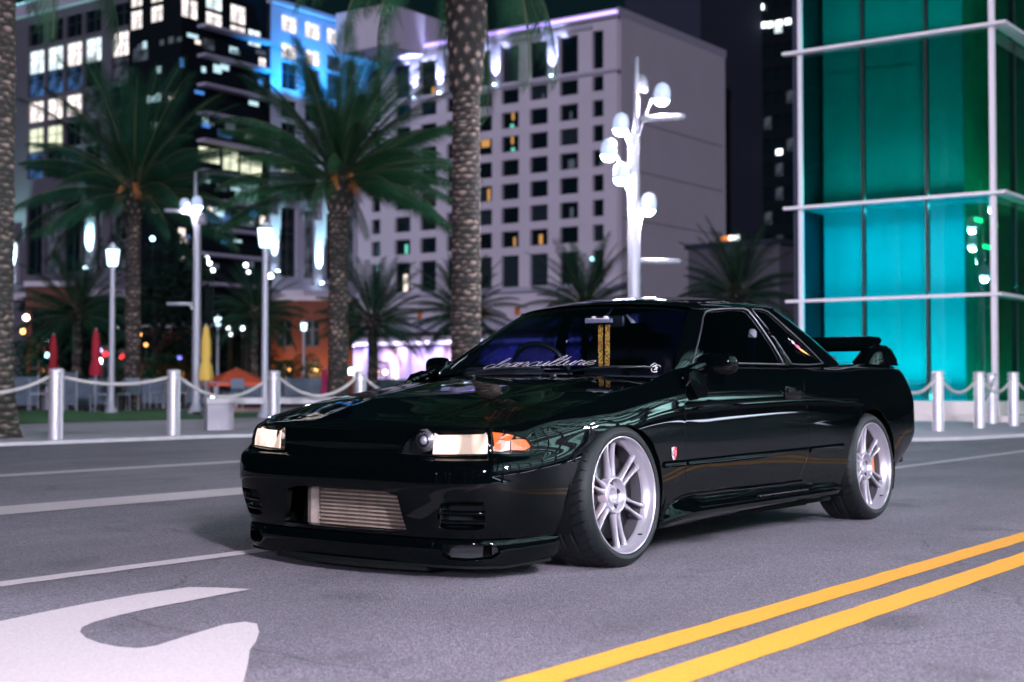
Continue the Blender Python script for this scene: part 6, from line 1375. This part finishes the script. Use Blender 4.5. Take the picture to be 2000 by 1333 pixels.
for z, dp in ((2.47, .13), (4.40, .22), (7.63, .24), (11.0, .24)):
    slab(gb, (GX - dp, GY0 - dp * 1.4, z - .028), (GX - .055, GY1 + .33, z + .028), M['gframe'], 'ledge'); slab(gb, (GX - .05, GY0 - dp * 1.4, z - .028), (GX + 12, GY0 - .055, z + .028), M['gframe'], 'ledge')
slab(gb, (GX + 1.0, GY0 + .9, .4), (GX + 1.1, GY1 - .05, 4.40), M['gback_c'], 'inner_screen'); slab(gb, (GX + 1.0, GY0 + .9, 4.42), (GX + 1.1, GY1 - .05, 11.3), M['gback_g'], 'inner_screen'); slab(gb, (GX + 1.1, GY0 + .9, .4), (GX + 12, GY0 + 1.0, 11.3), M['gback_s'], 'inner_screen')
slab(gb, (GX + .02, GY1 + .065, .42), (GX + 10, GY1 + .2, 11.4), M['grey_clad'], 'end_wall'); slab(gb, (GX + .12, GY0 + .12, 4.37), (GX + .99, GY1, 4.43), M['gback_g'], 'floor_slab'); slab(gb, (GX - .04, GY0 - .04, 11.35), (GX + 12, GY1 + .3, 11.6), M['gframe'], 'roof')
def strip_light(loc, rot, sx, sy, e, col, name='cove_light'):
    l = bpy.data.lights.new(name, 'AREA'); l.shape = 'RECTANGLE'; l.size = sx; l.size_y = sy; l.energy = e; l.color = col; o = bpy.data.objects.new(name, l); COL.objects.link(o); o.parent = gb; o.location = Vector(loc) - gb.location; o.rotation_euler = rot
    return o
ym = (GY0 + GY1) / 2
strip_light((GX + .35, ym, .5), (PI, -.35, 0), .3, 3.6, 88, (.20, .95, 1.0)); strip_light((GX + .35, ym, 2.5), (PI, -.35, 0), .2, 3.6, 36, (.2, .85, 1.0)); strip_light((GX + .35, ym, 4.3), (0, .35, 0), .2, 3.6, 30, (.2, .85, 1))
strip_light((GX + .35, ym, 4.5), (PI, -.3, 0), .3, 3.6, 60, (.2, .95, .95)); strip_light((GX + .35, ym, 7.7), (PI, -.3, 0), .3, 3.6, 40, (.2, .95, .95))
strip_light((GX + 3, GY0 + .4, .5), (PI - .3, 0, 0), 5, .3, 14, (.15, 1, .7)); strip_light((GX + 3, GY0 + .4, 4.5), (PI - .3, 0, 0), 5, .3, 14, (.15, 1, .6))
for k in range(3):
    mb = MB(); mb.box((GX + .9 + k * .5 - gb.location.x, .62, 4.0 - .5 * (k == 1)), (GX + 1.3 + k * .5 - gb.location.x, .66, 4.08 - .5 * (k == 1))); mb.build('ceiling_lamp', emit('yellow_green_lamp', (.5, 1, .25), 3), gb)

for i_, (x_, y_, z_, c_, s_, lb_) in enumerate(((-24, 3.2, 5.2, rd, 30, 'red globe added for reflections far behind the viewer, left lane'), (-24, -1.5, 5.2, rd, 30, 'red globe added for reflections far behind the viewer, right lane'), (-20, 9.0, 4.2, og, 30, 'orange globe added for reflections far behind the viewer'), (-26, -6, 3.0, og, 24, 'low orange globe added for reflections near the car park'), (-18, 13, 3.6, wc, 40, 'white globe added for reflections on the far pavement'), (-30, 14, 5.0, wc, 40, 'white globe added for reflections farthest behind the viewer'))):  # unseen globes added to put coloured glints in the bumper and paint
    t = empty('reflection_globe', (x_, y_, 0), 0, lb_, 'lamp post'); mb = MB(); mb.tube([(0, 0, 0), (0, 0, z_)], .05, 8); mb.build('pole', M['pole'], t)
    bm = bmesh.new(); bmesh.ops.create_uvsphere(bm, u_segments=14, v_segments=10, radius=.16); me = bpy.data.meshes.new('globe'); bm.to_mesh(me); bm.free(); me.materials.append(emit('reflection_glow', c_, s_)); link('globe', me, t, (0, 0, z_ + .14))
# ---- white floor wash at the plinth: low lamps under the ledge of the plinth
# ---- across the street, behind the viewer: what the paint and the glass mirror
ob = empty('car_park_building', (-15, -16, 0), 0, 'long pale car park building with lit decks across the street, outside the picture', 'building')
for k in range(16):
    slab(ob, (-25, -16.4, 3.0 + k * 3.3), (48, -16, 4.1 + k * 3.3), M['stucco'], 'parapet'); slab(ob, (-25, -28, 2.7 + k * 3.3), (48, -16.5, 2.95 + k * 3.3), M['stucco'], 'deck')
    mb = MB(); mb.box((0, 0, 0), (60, .15, .12)); mb.build('tube_lamp', emit('deck_tube_light', (.45, 1.0, .88), 4), ob, loc=Vector((-20, -19, 2.5 + k * 3.3)) - ob.location)
    for q in range(2):
        l = bpy.data.lights.new('added_ceiling_light', 'AREA'); l.shape = 'RECTANGLE'; l.size = 34; l.size_y = .3; l.energy = 4800 + 3800 * ((k + q) % 3); l.color = (.5, 1, .9); o = bpy.data.objects.new('added_ceiling_light', l); COL.objects.link(o); o.parent = ob; o.location = Vector((-7 + 36 * q, -18.5, 3.9 + k * 3.3)) - ob.location; o.rotation_euler = (PI + .5, 0, 0)  # lamps added so bright ceilings mirror in the paint and side windows
for k in range(13): slab(ob, (-24.5 + k * 6, -17.2, 0), (-23.9 + k * 6, -16.6, 55), M['stone'], 'column')
slab(ob, (-25, -28.3, 0), (48, -28, 55), M['stone'], 'rear_wall')
for k in range(6):
    l = bpy.data.lights.new('added_facade_light', 'AREA'); l.shape = 'RECTANGLE'; l.size = 8; l.size_y = .4; l.energy = 160; l.color = (.7, .8, 1); o = bpy.data.objects.new('added_facade_light', l); COL.objects.link(o); o.parent = ob; o.location = Vector((-15 + k * 10, -14.2, .3)) - ob.location; o.rotation_euler = (PI - .5, 0, 0)  # ground lamps added to brighten the facade that the car mirrors
